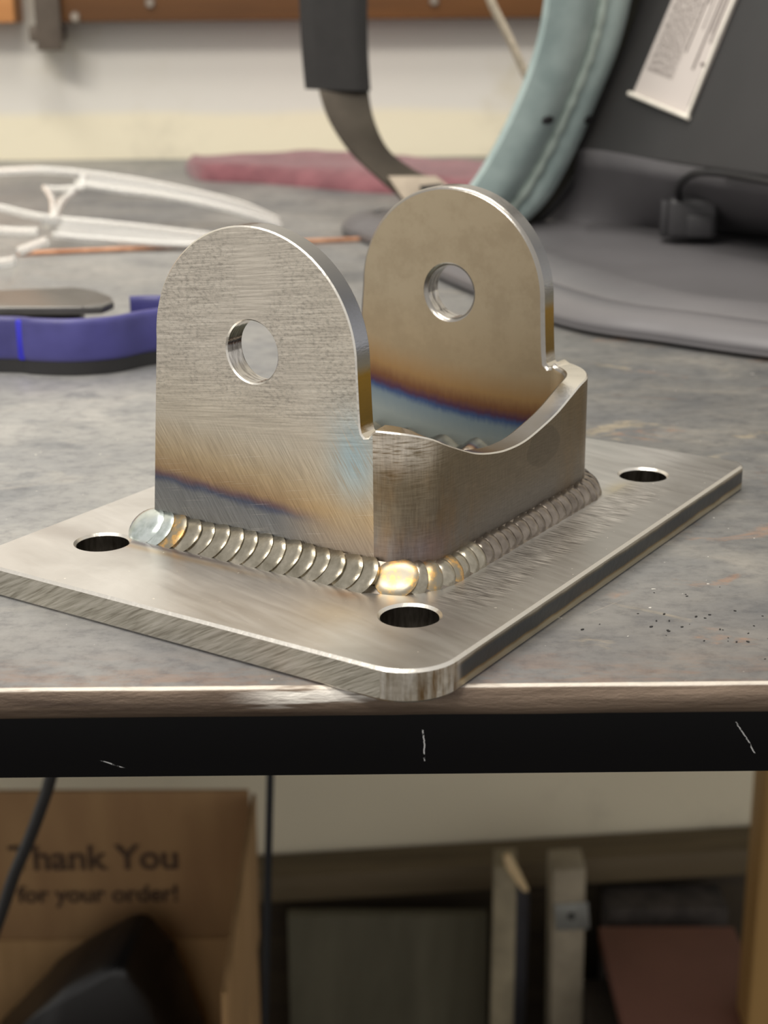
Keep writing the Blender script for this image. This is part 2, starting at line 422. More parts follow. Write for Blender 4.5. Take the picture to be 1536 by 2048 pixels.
def metal_common(m, col, rough, brush_vec, bstr=0.12, aniso=0.0):
    n = m.noise(brush_vec, 1.0, 4, 0.6)
    m.set('Base Color', col).set('Metallic', 1.0)
    r = m.math('ADD', m.math('MULTIPLY', n, 0.16), rough-0.08)
    m.set('Roughness', r).set('Normal', m.bump(n, bstr, 0.00025))
    return n
def coords(m):
    x, y, z = m.sep(m.obj)
    u = m.math('MULTIPLY', x, -1000.0); v = m.math('MULTIPLY', y, 1000.0); h = m.math('SUBTRACT', m.math('MULTIPLY', z, 1000.0), T)
    return u, v, h
def gauss(m, u, h, cu, ch, su, sh):
    a = m.math('DIVIDE', m.math('SUBTRACT', u, cu), su); b = m.math('DIVIDE', m.math('SUBTRACT', h, ch), sh)
    d = m.math('ADD', m.math('MULTIPLY', a, a), m.math('MULTIPLY', b, b))
    return m.math('POWER', 2.718, m.math('MULTIPLY', d, -1.0))

# near ear, outer face
m = M('tinted_ear_face'); u, v, h = coords(m)
brush_up = m.vmul(m.rot(m.obj, (0, 0.12, 0)), (110, 110, 2600))
brush_lo = m.vmul(m.rot(m.obj, (0, -1.0, 0)), (150, 150, 2600))
wob = m.math('MULTIPLY', m.math('SUBTRACT', m.noise(m.obj, 260, 3), 0.5), 1.6)
hh = m.math('ADD', m.math('SUBTRACT', h, m.math('MULTIPLY', m.math('SUBTRACT', u, 50.0), 0.072)), wob)
heat = m.ramp(m.math('DIVIDE', hh, 40.0), [(0.0, s8(150, 150, 146)), (0.235, s8(128, 130, 132)), (0.265, s8(92, 98, 116)), (0.29, s8(118, 98, 100)), (0.33, s8(168, 142, 110)), (0.43, s8(190, 170, 138)), (0.62, s8(206, 197, 180)), (1.0, s8(214, 207, 195))])
heat2 = m.ramp(m.math('DIVIDE', h, 40.0), [(0.0, s8(160, 152, 146)), (0.2, s8(176, 160, 140)), (0.34, s8(196, 170, 130)), (0.5, s8(204, 190, 166)), (0.8, s8(212, 205, 192))])
right = m.step(u, 58.0, 40.0)
col = m.mix(right, heat, heat2)
blue = m.math('MULTIPLY', gauss(m, u, h, 37.0, 25.5, 5.5, 8.5), 0.9)
blue = m.math('MULTIPLY', blue, m.step(m.noise(brush_lo, 1.0, 3), 0.25, 0.5))
col = m.mix(blue, col, s8(176, 200, 208))
mott = m.step(m.noise(m.vmul(m.obj, (1, 1, 1.8)), 900, 4, 0.7), 0.42, 0.68)
upper = m.math('MULTIPLY', m.step(h, 24, 38), m.step(m.noise(m.obj, 60, 3), 0.30, 0.6))
col = m.mix(m.math('MULTIPLY', m.math('MULTIPLY', mott, upper), 0.55), col, s8(128, 124, 116))
scr = m.math('MULTIPLY', m.step(m.noise(m.vmul(m.rot(m.obj, (0, 0.2, 0)), (60, 60, 5200)), 1.0, 2), 0.62, 0.74), 0.35)
col = m.mix(scr, col, s8(240, 234, 222))
sel = m.step(h, 30, 24)
n1 = m.noise(brush_up, 1.0, 4, 0.6); n2 = m.noise(brush_lo, 1.0, 4, 0.6)
nb = m.math('ADD', m.math('MULTIPLY', n1, m.math('SUBTRACT', 1.0, sel)), m.math('MULTIPLY', n2, sel))
col = m.mix(1.0, col, m.ramp(nb, [(0.3, (0.84, 0.835, 0.83)), (0.5, (0.93, 0.925, 0.92)), (0.7, (1.0, 1.0, 1.0))]), 'MULTIPLY')
m.set('Base Color', col).set('Metallic', 1.0).set('Roughness', m.math('ADD', m.math('MULTIPLY', nb, 0.2), 0.36)).set('Normal', m.bump(nb, 0.3, 0.0003)); EARA = m.m

# web, outer face and round corner
m = M('tinted_web_face'); u, v, h = coords(m)
nb = m.noise(m.vmul(m.obj, (260, 260, 2600)), 1.0, 4, 0.6); nv = m.noise(m.vmul(m.obj, (2600, 2600, 240)), 1.0, 4, 0.6)
col = m.ramp(m.math('DIVIDE', m.math('ADD', h, m.math('MULTIPLY', nv, 4.0)), 34.0), [(0.0, s8(116, 112, 108)), (0.28, s8(132, 126, 118)), (0.45, s8(134, 123, 106)), (0.75, s8(140, 126, 102)), (1.0, s8(160, 146, 122))])
edgev = m.math('MULTIPLY', m.step(v, 84.0, 104.0), m.step(m.noise(m.vmul(m.obj, (60, 60, 14)), 1.0, 4, 0.6), 0.46, 0.62))
col = m.mix(m.math('MULTIPLY', edgev, 0.45), col, s8(138, 112, 72))
brn = m.math('MULTIPLY', m.math('MULTIPLY', m.step(v, 64.0, 44.0), m.step(m.noise(m.vmul(m.obj, (90, 90, 40)), 1.0, 4, 0.6), 0.44, 0.62)), 0.55)
col = m.mix(brn, col, s8(140, 112, 76))
dk = m.math('MULTIPLY', m.math('MULTIPLY', gauss(m, u, h, 34.5, 12.0, 1.2, 16.0), m.step(nb, 0.3, 0.6)), m.step(v, 40, 34))
col = m.mix(m.math('MULTIPLY', dk, 0.75), col, s8(78, 66, 58))
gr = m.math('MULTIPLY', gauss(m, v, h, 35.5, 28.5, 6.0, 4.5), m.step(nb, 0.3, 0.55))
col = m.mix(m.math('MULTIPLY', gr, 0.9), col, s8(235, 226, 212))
pur = m.math('MULTIPLY', gauss(m, v, h, 40.0, 7.0, 6.0, 3.5), 0.4)
col = m.mix(pur, col, s8(150, 130, 138))
scale_ = m.math('MULTIPLY', m.step(m.math('ADD', gauss(m, v, h, 86.0, 17.0, 9.0, 5.0), m.math('MULTIPLY', m.noise(m.obj, 160, 3), 0.3)), 0.62, 0.66), 0.45)
col = m.mix(scale_, col, s8(108, 98, 84))
col = m.mix(1.0, col, m.ramp(m.math('MULTIPLY', m.math('ADD', nb, nv), 0.5), [(0.36, (0.86, 0.85, 0.84)), (0.5, (0.93, 0.93, 0.93)), (0.64, (1, 1, 1))]), 'MULTIPLY')
m.set('Base Color', col).set('Metallic', 1.0)
m.set('Roughness', m.math('ADD', m.math('MULTIPLY', nv, 0.25), 0.24)).set('Normal', m.bump(m.math('ADD', nb, nv), 0.14, 0.00025)); WEB = m.m

# far ear, inner face (and the rest of the inside)
m = M('tinted_inner_face'); u, v, h = coords(m)
du = m.math('SUBTRACT', u, 40.0)
hb = m.math('ADD', m.math('SUBTRACT', h, m.math('MULTIPLY', m.math('MULTIPLY', du, du), 0.0026)), m.math('MULTIPLY', m.math('SUBTRACT', m.noise(m.vmul(m.obj, (900, 900, 300)), 1.0, 3), 0.5), 1.5))
col = m.ramp(m.math('DIVIDE', hb, 40.0), [(0.0, s8(120, 124, 116)), (0.2, s8(140, 148, 146)), (0.305, s8(120, 134, 142)), (0.345, s8(66, 84, 122)), (0.375, s8(84, 58, 76)), (0.42, s8(118, 82, 58)), (0.50, s8(156, 124, 84)), (0.66, s8(166, 148, 120)), (1.0, s8(172, 158, 134))])
nb = m.noise(m.vmul(m.obj, (110, 110, 900)), 1.0, 4, 0.6)
mott = m.step(m.noise(m.obj, 130, 5, 0.7), 0.42, 0.66)
col = m.mix(m.math('MULTIPLY', m.math('MULTIPLY', mott, m.step(h, 20, 30)), 0.3), col, s8(140, 124, 100))
m.set('Base Color', col).set('Metallic', 0.9).set('Roughness', 0.5).set('Normal', m.bump(nb, 0.08, 0.0003)); INNER = m.m

# cut edges of the channel
m = M('ground_cut_edge'); u, v, h = coords(m)
n = m.noise(m.vmul(m.obj, (500, 500, 1800)), 1.0, 3, 0.6)
hn = m.math('ADD', h, m.math('MULTIPLY', n, 1.0))
col = m.ramp(m.math('DIVIDE', hn, 70.0), [(0.0, s8(150, 160, 180)), (0.33, s8(164, 172, 190)), (0.40, s8(200, 196, 186)), (0.442, s8(214, 206, 192)), (0.462, s8(140, 112, 52)), (0.60, s8(176, 138, 56)), (0.628, s8(168, 160, 140)), (0.68, s8(150, 152, 158)), (0.80, s8(118, 120, 126)), (1.0, s8(140, 138, 134))])
m.set('Base Color', col).set('Metallic', 1.0).set('Roughness', m.math('ADD', m.math('MULTIPLY', n, 0.16), 0.12)).set('Normal', m.bump(n, 0.10, 0.0003)); CUT = m.m
m = M('bright_chamfer'); n = m.noise(m.obj, 900, 3)
m.set('Base Color', s8(214, 210, 202)).set('Metallic', 1.0).set('Roughness', 0.3).set('Normal', m.bump(n, 0.3, 0.0003)); CHAM = m.m
m = M('dull_chamfer'); n = m.noise(m.obj, 700, 3)
m.set('Base Color', s8(150, 146, 140)).set('Metallic', 1.0).set('Roughness', 0.28).set('Normal', m.bump(n, 0.2, 0.0003)); CHAM2 = m.m

m = M('drilled_bore'); n = m.noise(m.vmul(m.obj, (300, 1200, 300)), 1.0, 3)
m.set('Base Color', m.ramp(n, [(0.3, s8(120, 116, 112)), (0.6, s8(190, 186, 180))])).set('Metallic', 1.0).set('Roughness', 0.14).set('Normal', m.bump(n, 0.2, 0.0003)); EBORE = m.m

# base plate
W_, D_ = 113.7, 152.4; HD = 11.3/2; EU, EV = 17.8, 23.2
def corner(cx, cy, r, a0, n): return arc(cx, cy, r, a0, a0+math.pi/2, n)
x0, x1 = -W_, 0.0
rc = 10.5; r2 = 4.0
outl = corner(x1-rc, rc, rc, -math.pi/2, 14)+corner(x1-r2, D_-r2, r2, 0, 6)+corner(x0+r2, D_-r2, r2, math.pi/2, 6)+corner(x0+r2, r2, r2, math.pi, 6)
outl = dense(outl, 8.0)
holes = [list(reversed(arc(-uu, vv, HD, 0, 2*math.pi, 40)[:-1])) for uu in (EU, W_-EU) for vv in (EV, D_-EV)]
m = M('brushed_plate_top'); u, v, h = coords(m)
n1 = m.noise(m.vmul(m.rot(m.obj, (0, 0, 0.25)), (60, 500, 60)), 1.0, 5, 0.6)
n2 = m.noise(m.vmul(m.obj, (160, 2600, 160)), 1.0, 4, 0.6)
strip = m.math('MULTIPLY', m.math('MULTIPLY', m.step(u, 18.5, 17.0), m.step(m.math('ADD', u, m.math('MULTIPLY', m.noise(m.obj, 40, 2), 6.0)), 8.5, 13.0)), m.math('MULTIPLY', m.step(v, 26, 40), m.step(v, 126, 116)))
col = m.ramp(m.noise(m.obj, 34, 4, 0.6, 0.5), [(0.3, s8(200, 198, 195)), (0.7, s8(226, 225, 223))])
col = m.mix(m.math('MULTIPLY', m.step(u, 24, 6), 0.55), col, s8(140, 136, 130))  # right side darkened in the colour, standing in for the helmet's reflection
t1 = gauss(m, v, m.math('MULTIPLY', h, 0.0), 26.6, 0.0, 1.0, 1.0)
t1 = m.math('MULTIPLY', t1, m.math('MULTIPLY', m.step(u, 44, 74), m.step(u, 93, 90))); col = m.mix(m.math('MULTIPLY', t1, 0.75), col, s8(104, 92, 104))
t2 = m.math('MULTIPLY', gauss(m, v, m.math('MULTIPLY', h, 0.0), 24.6, 0.0, 1.2, 1.0), m.math('MULTIPLY', m.step(u, 40, 70), m.step(u, 93, 90))); col = m.mix(m.math('MULTIPLY', t2, 0.6), col, s8(196, 164, 116))
t3 = gauss(m, u, v, 34.0, 25.5, 4.0, 2.0); col = m.mix(m.math('MULTIPLY', t3, 0.6), col, s8(196, 150, 104))
t4 = gauss(m, u, v, 18.0, 116.0, 3.0, 6.0); col = m.mix(m.math('MULTIPLY', t4, 0.5), col, s8(206, 190, 146))
t5 = gauss(m, u, v, 30.0, 17.0, 6.0, 6.0); col = m.mix(m.math('MULTIPLY', t5, 0.35), col, s8(222, 208, 180))
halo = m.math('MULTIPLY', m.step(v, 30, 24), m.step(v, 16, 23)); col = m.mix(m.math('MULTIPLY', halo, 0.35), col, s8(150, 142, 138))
dust = m.step(m.noise(m.obj, 900, 1, 0.5), 0.775, 0.80); col = m.mix(dust, col, s8(245, 242, 235))
nn = m.math('ADD', m.math('MULTIPLY', n1, m.math('SUBTRACT', 1.0, strip)), m.math('MULTIPLY', n2, strip))
stc = m.ramp(n2, [(0.38, s8(96, 90, 84)), (0.62, s8(236, 232, 226))]); col = m.mix(m.math('MULTIPLY', strip, 0.7), col, stc)
m.set('Base Color', col).set('Metallic', 1.0).set('Roughness', m.math('ADD', m.math('MULTIPLY', nn, 0.2), 0.30)).set('Normal', m.bump(nn, 0.10, 0.0003)); PTOP = m.m
m = M('filed_plate_edge'); v_ = m.obj
n = m.noise(m.vmul(m.rot(v_, (0, 0.5, 0)), (110, 110, 1700)), 1.0, 4, 0.6, 0.3)
col = m.ramp(n, [(0.28, s8(134, 128, 114)), (0.5, s8(184, 179, 166)), (0.7, s8(206, 201, 190))])
m.set('Base Color', col).set('Metallic', 1.0).set('Roughness', 0.42).set('Normal', m.bump(n, 0.35, 0.0004)); PEDGE = m.m
m = M('scale_plate_edge'); u, v, h = coords(m)
hw = m.math('ADD', h, m.math('MULTIPLY', m.math('SUBTRACT', m.noise(m.vmul(m.obj, (120, 120, 120)), 1.0, 3), 0.5), 0.9))
col = m.ramp(m.math('DIVIDE', m.math('ADD', hw, 6.4), 6.4), [(0.0, s8(186, 178, 158)), (0.22, s8(180, 168, 140)), (0.29, s8(140, 118, 82)), (0.34, s8(88, 86, 82)), (0.72, s8(84, 86, 88)), (0.80, s8(120, 112, 96)), (0.86, s8(196, 188, 172)), (1.0, s8(214, 208, 196))])
cornerv = m.step(v, 13, 9); nv = m.noise(m.vmul(m.obj, (420, 420, 50)), 1.0, 4, 0.6)
col = m.mix(cornerv, col, m.ramp(nv, [(0.35, s8(128, 104, 72)), (0.5, s8(190, 182, 168)), (0.65, s8(226, 222, 214))]))
m.set('Base Color', col).set('Metallic', 1.0).set('Roughness', 0.36).set('Normal', m.bump(m.noise(m.obj, 500, 4), 0.25, 0.0003)); PEDGE2 = m.m
m = M('dark_bore'); m.set('Base Color', m.ramp(m.noise(m.vmul(m.obj, (900, 900, 200)), 1.0, 3), [(0.3, s8(70, 64, 56)), (0.7, s8(110, 104, 96))])).set('Metallic', 1.0).set('Roughness', 0.35); BORE = m.m
nO = len(outl)
def pm(ring, cx, cy, e):
    if ring >= 0: return 0
    inhole = any((cx+uu)**2+(cy-vv)**2 < (HD+0.6)**2 for uu in (EU, W_-EU) for vv in (EV, D_-EV))
    if ring in (-1, -3): return 3
    if inhole: return 4
    if e is not None and e.length and (e.x/e.length) > 0.15: return 2
    return 1
def pmap(x, y, d): return Vector((x*MM, y*MM, (T-d)*MM))
plate = sheet_solid('base_plate', outl, holes, [(0.55, 0.0), (0.0, 0.55), (0.0, T-0.5), (0.5, T)], pmap, [PTOP, PEDGE, PEDGE2, CHAM, BORE], pm, br)
plate['label'] = 'rectangular steel base plate with four corner bolt holes'

# U-shaped channel with two ears: flat sheet (s, z) bent round two corners
VA, VB, UB, RC, TW = 33.3, 115.3, 22.7, 11.0, 5.5
UL = 91.0; SA = UL-(UB+RC); AR = math.pi/2*RC; SB = (VB-RC)-(VA+RC)
S1, S2, S3, S4 = SA, SA+AR, SA+AR+SB, SA+2*AR+SB; STOT = S4+SA
def cmap(s, z, d):
    if s <= S1: return loc(UL-s, VA+d, z)
    if s <= S2:
        t = (s-S1)/RC; r = RC-d; return loc(UB+RC-r*math.sin(t), VA+RC-r*math.cos(t), z)
    if s <= S3: return loc(UB+d, VA+RC+(s-S2), z)
    if s <= S4:
        t = (s-S3)/RC; r = RC-d; return loc(UB+RC-r*math.cos(t), VB-RC+r*math.sin(t), z)
    return loc(UB+RC+(s-S4), VB-d, z)
EC, EZ, ER, EH = 61.3, 43.6, 25.0, 6.35
def ear(mir):
    """top outline from the free edge round to the web side, in s (mir=False) order"""
    sc = UL-EC
    p = [(UL-90.4, 0.0), (UL-86.6, 36.0)]
    p = [(UL-90.4, 0.0), (UL-88.3, 24.0)]+[(sc+ER*1.01*math.cos(a), EZ+ER*math.sin(a)) for a in [math.pi-math.pi*i/48 for i in range(49)]]
    p += [(UL-35.75, 36.0), (UL-35.5, 31.6), (UL-35.2, 30.4), (UL-34.5, 29.7), (UL-33.6, 29.9), (UL-32.8, 30.8)]
    return p
top = ear(False)
mid = (S2+S3)/2
ZT = [(S1-2, 31.3), (S1+3, 31.5), (S1+8, 31.0), (S1+13, 29.6), (S2, 27.6), (S2+8, 24.3), (S2+12.5, 22.7), (S2+18.5, 21.3), (S2+25, 20.4), (S2+33, 20.4), (S2+42, 21.9), (S2+48.5, 23.5), (S2+55, 25.8), (S3, 27.5), (S3+6, 28.2), (S3+12, 28.7), (S4, 29.2), (S4+3, 29.6)]
def z_sc(s):
    for i in range(len(ZT)-1):
        if ZT[i][0] <= s <= ZT[i+1][0]:
            p0, p1, p2, p3 = ZT[max(0, i-1)], ZT[i], ZT[i+1], ZT[min(len(ZT)-1, i+2)]
            t = (s-p1[0])/(p2[0]-p1[0]); h = p2[0]-p1[0]
            m1 = (p2[1]-p0[1])/(p2[0]-p0[0])*h; m2 = (p3[1]-p1[1])/(p3[0]-p1[0])*h
            return (2*t**3-3*t*t+1)*p1[1]+(t**3-2*t*t+t)*m1+(-2*t**3+3*t*t)*p2[1]+(t**3-t*t)*m2
    return 31.3 if s < S2 else 29.6
web = []
s = UL-32.0
k = 0
while s < STOT-(UL-32.0):
    web.append((s, z_sc(s))); s += 0.8
outline = top+web+[(STOT-p[0], p[1]-(1.2 if k < 4 else 0)) for k, p in enumerate(reversed(top))]
outline = list(reversed(dense(outline, 1.6)))       # counter-clockwise
def area2(l): return sum(l[i-1][0]*l[i][1]-l[i][0]*l[i-1][1] for i in range(len(l)))
if area2(outline) < 0: outline.reverse()
eh = [list(reversed(arc(sc, EZ, EH, 0, 2*math.pi, 48)[:-1])) for sc in (UL-EC, STOT-(UL-EC))]
inter = []
for (a, b) in ((S1, S2), (S3, S4)):
    n = 15
    for i in range(n+1):
        for j in range(12): inter.append((a+(b-a)*i/n, 1.3+j*2.6+0.01*i))
def cm(ring, cx, cy, e):
    if ring == 0: return 0 if cx < S1+1.0 else 1
    if ring > 0: return 2
    if ring == -1: return 4
    if ring == -3: return 5
    if any((cx-q)**2+(cy-EZ)**2 < (EH+1.0)**2 for q in (UL-EC, STOT-(UL-EC))): return 6
    return 3
chan = sheet_solid('clevis_channel', outline, eh, [(0.3, 0.0), (0.0, 0.3), (0.0, TW-0.8), (0.35, TW-0.25), (0.8, TW)], cmap, [EARA, WEB, INNER, CUT, CHAM, CHAM2, EBORE], lambda r, a, b, e: cm(r if r != -4 else -3, a, b, e), br, inter, 30, lambda x: x < S1-0.2 or x > S4+0.2)
chan['label'] = 'U-shaped channel with two round-topped ears and straw, purple and blue heat tint'

# weld bead: concave fillet plus overlapping ripples
m = M('weld_metal'); n = m.noise(m.vmul(m.obj, (1, 1, 1)), 240, 4, 0.6)
m.set('Base Color', m.ramp(n, [(0.3, s8(126, 120, 106)), (0.55, s8(156, 150, 136)), (0.75, s8(182, 174, 158))])).set('Metallic', 1.0).set('Roughness', 0.24)
m.set('Normal', m.bump(m.noise(m.obj, 1500, 3), 0.12, 0.0002)); WELD = m.m
m = M('weld_metal_gold'); n = m.noise(m.obj, 420, 3, 0.6)
m.set('Base Color', m.ramp(n, [(0.40, s8(142, 136, 122)), (0.52, s8(160, 142, 112)), (0.62, s8(206, 164, 104)), (0.75, s8(184, 146, 96))])).set('Metallic', 1.0).set('Roughness', 0.36); WELDG = m.m
m = M('weld_metal_pale'); n = m.noise(m.obj, 300, 3, 0.6)
m.set('Base Color', m.ramp(n, [(0.3, s8(168, 178, 172)), (0.6, s8(206, 214, 212))])).set('Metallic', 1.0).set('Roughness', 0.24); WELDP = m.m
m = M('weld_metal_dark'); n = m.noise(m.obj, 300, 3, 0.6)
m.set('Base Color', m.ramp(n, [(0.3, s8(100, 92, 84)), (0.7, s8(140, 131, 121))])).set('Metallic', 1.0).set('Roughness', 0.2); WELDD = m.m
def frame_at(s):
    """outer face point at plate level, path tangent, outward normal (bracket object frame)"""
    p = cmap(s, 0, 0); q = cmap(s+0.01, 0, 0); t = (q-p).normalized(); o_ = (cmap(s, 0, -1.0)-p).normalized()
    return p, t, o_
def leg(s):
    f = min(1, max(0, (s-S1)/(S2-S1))); return 5.5*(1-f)+4.3*f
bead = None
vs = []; fs = []; N = 150; S0w, S1w = 0.6, S4-3.0; K = 7
for i in range(N+1):
    s = S0w+(S1w-S0w)*i/N; p, t, o_ = frame_at(s); L = leg(s)*(1 if 2 < i < N-2 else 0.75)*MM*0.93
    for k in range(K+1):
        a = k/K; out = L*(1-a); up = L*a; c = -0.10*L*math.sin(math.pi*a)*0.3
        vs.append(p+o_*(out+c)+Vector((0, 0, up+c)))
    vs.append(p-o_*0.0008+Vector((0, 0, -0.0004)))
Q = K+2
for i in range(N):
    for k in range(Q):
        a = i*Q+k; b = i*Q+(k+1) % Q; fs.append((a, b, b+Q, a+Q))
fs += [tuple(range(Q)), tuple(reversed(range(N*Q, N*Q+Q)))]
bead = mesh_obj('weld_bead', vs, fs, WELDD, br, angle=40); bead['label'] = 'silvery stacked-ripple fillet weld joining channel to plate'
bm = bmesh.new(); bm.from_mesh(bead.data); bmesh.ops.recalc_face_normals(bm, faces=bm.faces); bm.to_mesh(bead.data); bm.free()
def ripple(s, half, along, lift, hgt, mat, skew=0.0, off=0.0, ex=4.0):
    p, t, o_ = frame_at(s); zz = Vector((0, 0, 1)); L = leg(s)*MM
    Nn = (o_+zz).normalized(); X = (zz-o_).normalized()
    c = p+(o_+zz)*(L*0.5)+Nn*off*MM
    vs = []; fs = []; RN, AN = 7, 26
    tt = (t+X*skew).normalized()
    vs.append(c+Nn*(hgt*MM))
    for r in range(1, RN+1):
        q = r/RN
        for k in range(AN):
            a = 2*math.pi*k/AN; aa = math.cos(a)*q; b = math.sin(a)*q
            hz = hgt*(1-q**ex)+lift*b*(1.0 if b > 0 else 0.8)+(0.10*math.exp(-((q-0.9)/0.07)**2) if b > 0 else 0)
            # lay the ends of the ripple down onto plate and face
            vs.append(c+X*(aa*half*MM)+tt*(b*along*MM)+Nn*((hz-0.45*abs(aa)**3)*MM))
    for k in range(AN):
        a = 2*math.pi*k/AN; aa = math.cos(a)*0.94; b = math.sin(a)*0.94
        vs.append(c+X*(aa*half*MM)+tt*(b*along*MM)+Nn*(-1.3*MM))
    for k in range(AN): fs.append((0, 1+k, 1+(k+1) % AN))
    for r in range(RN):
        for k in range(AN):
            a = 1+r*AN+k; b = 1+r*AN+(k+1) % AN; fs.append((a, a+AN, b+AN, b))
    fs.append(tuple(1+RN*AN+k for k in reversed(range(AN))))
    return mesh_obj('weld_ripple', vs, fs, mat, bead, angle=42)
spos = 0.6; items = []
while spos < S1+AR*0.12:                              # left run, broad crescents
    items.append((spos, 'L')); spos += 3.9+random.uniform(-0.4, 0.4)
s = S1+AR*0.34; items.append((s, 'G'))
s += 3.3
while s < S3+AR*0.75:
    items.append((s, 'R')); s += (2.5 if s < S2 else 3.3)+random.uniform(-0.3, 0.3)
for i, (s, kd) in enumerate(items):
    L = leg(s)
    if kd == 'L':
        big = i == 0
        mat = WELDP if i < 2 else (WELDG if i == 2 else WELD)
        ripple(s+(0.5 if big else 0), L*0.82+random.uniform(-0.25, 0.25), 4.6 if big else 4.3, 0.75, 0.42 if not big else 0.8, mat, random.uniform(-0.05, 0.12), random.uniform(-0.1, 0.1))
    elif kd == 'G':
        ripple(s, L*0.84, 4.4, 0.75, 0.5, WELDG, 0.05, 0.25)
    else:
        mat = WELDG if s < S2+1.0 and random.random() < 0.5 else (WELD if s < S2+10 else WELDD)
        ripple(s, L*0.78+random.uniform(-0.2, 0.2), 2.35, 0.5, 1.0, mat, 0.25+random.uniform(-0.1, 0.1), random.uniform(-0.15, 0.05), 2.2)
# crater at the left end
# inside fillet seen over the scalloped web
vs = []; fs = []; N = 70
ib = []
for i in range(N+1):
    s = S2+4+(STOT-8-(S2+4))*i/N
    p = cmap(s, 0, TW); o_ = (cmap(s, 0, TW+1)-p).normalized(); L = (7.4+1.3*math.sin(i*1.1)+0.8*mnoise.noise(Vector((i*0.4, 0, 0))))*MM
    for k in range(6):
        a = k/5; bul = 0.25*L*math.sin(math.pi*a); vs.append(p+o_*(L*(1-a)+bul)+Vector((0, 0, L*a+bul)))
    vs.append(p-o_*0.0008+Vector((0, 0, -0.0004)))
for i in range(N):
    for k in range(7):
        a = i*7+k; b = i*7+(k+1) % 7; fs.append((a, b, b+7, a+7))
fs += [tuple(range(7)), tuple(reversed(range(N*7, N*7+7)))]
ibead = mesh_obj('inner_weld_bead', vs, fs, WELDD, br, angle=60); ibead['label'] = 'dark lumpy weld inside the channel'
bm = bmesh.new(); bm.from_mesh(ibead.data); bmesh.ops.recalc_face_normals(bm, faces=bm.faces); bm.to_mesh(ibead.data); bm.free()

# ------------------------------------------------------------------ welding helmet
SHELL = simple('dark_grey_shell', s8(98, 96, 98), 0.42, 0, 0.05, 30, 0.05, 1500)
PANEL = simple('charcoal_panel', s8(58, 57, 57), 0.6, 0, 0.05, 30, 0.08, 1200)
BLK = simple('black_plastic', s8(30, 29, 30), 0.42)
BLKPAD = simple('black_padding', s8(40, 38, 37), 0.75, 0, 0.1, 200, 0.2, 900)
hel = empty('welding_helmet', (0.10, 0.22, 0.0)); tag(hel, 'dark grey welding helmet lying open on the bench with teal sweatband and white inside label', 'helmet')
lip = catmull([(-0.0125, 0.402, 0), (-0.0205, 0.392, 0), (-0.0165, 0.372, 0), G(742, 492), G(900, 570), G(1120, 656), G(1330, 692), G(1536, 722), G(1700, 738), G(1900, 735)], 6)
nin = Vector((0.92, 0.386, 0))
sect = [(0, 2.2), (-0.6, 3.6), (0.4, 5.2), (5, 8.4), (12, 10.0), (17, 10.2), (19, 8.6), (21.5, 9.6), (30, 11.6), (40, 12.2), (48, 11.0), (54, 8.6)]
pa = G(1150, 298, 0.045); pb = G(1620, 367, 0.045); along = (pb-pa).normalized()
edge = catmull([G(760, 431, .0078), G(790, 430, .0078), G(850, 430, .0078), G(940, 434, .0076), G(1060, 440, .0076), G(1250, 452, .0076), G(1400, 463, .0076), G(1600, 478, .0076), G(1900, 500, .0076), G(2200, 520, .0076)], 6)
rise = catmull([G(762, 429.5, .008), G(792, 428, .008), G(852, 424, .0085), G(930, 404, .012), pa-along*0.035+Vector((0, 0, -0.017)), pa, pa.lerp(pb, 0.5), pb, pb+along*0.05, pb+along*0.1], 6)
vs = []; fs = []; n = len(lip)
rows = []
for i, p in enumerate(lip):
    r = [Vector((p.x, p.y, 0))+nin*(ww*MM)+Vector((0, 0, zz*MM)) for ww, zz in sect]
    e, q = edge[i], rise[i]; lastp = r[-1]
    for f in (0.35, 0.7): r.append(lastp.lerp(e, f)+Vector((0, 0, -0.0004)))
    r.append(e)
    for f in (0.12, 0.3, 0.55, 0.8): c = e.lerp(q, f); r.append(Vector((c.x, c.y, e.z+(q.z-e.z)*f**1.4)))
    r.append(q); rows.append(r)
K = len(rows[0])
vs = [v for r in rows for v in r]
for i in range(n-1):
    for k in range(K-1):
        a = i*K+k; fs.append((a, a+1, a+1+K, a+K))
# thickness: an offset copy below, joined round the border
NV = len(vs)
vs += [v+Vector((0, 0, -0.0016)) if j % K < K-7 else v+Vector((0.0009, 0.0012, -0.0008)) for j, v in enumerate(vs)]
fs += [tuple(NV+i for i in reversed(f)) for f in list(fs)]
ring_ = [k for k in range(K)]+[i*K+K-1 for i in range(1, n)]+[(n-1)*K+k for k in range(K-2, -1, -1)]+[i*K for i in range(n-2, 0, -1)]
for i in range(len(ring_)):
    a, b = ring_[i], ring_[(i+1) % len(ring_)]; fs.append((a, b, NV+b, NV+a))
o = mesh_obj('shell', vs, fs, SHELL, None, angle=60)
bm = bmesh.new(); bm.from_mesh(o.data); bmesh.ops.recalc_face_normals(bm, faces=bm.faces); bm.to_mesh(o.data); bm.free()
adopt(o, hel)
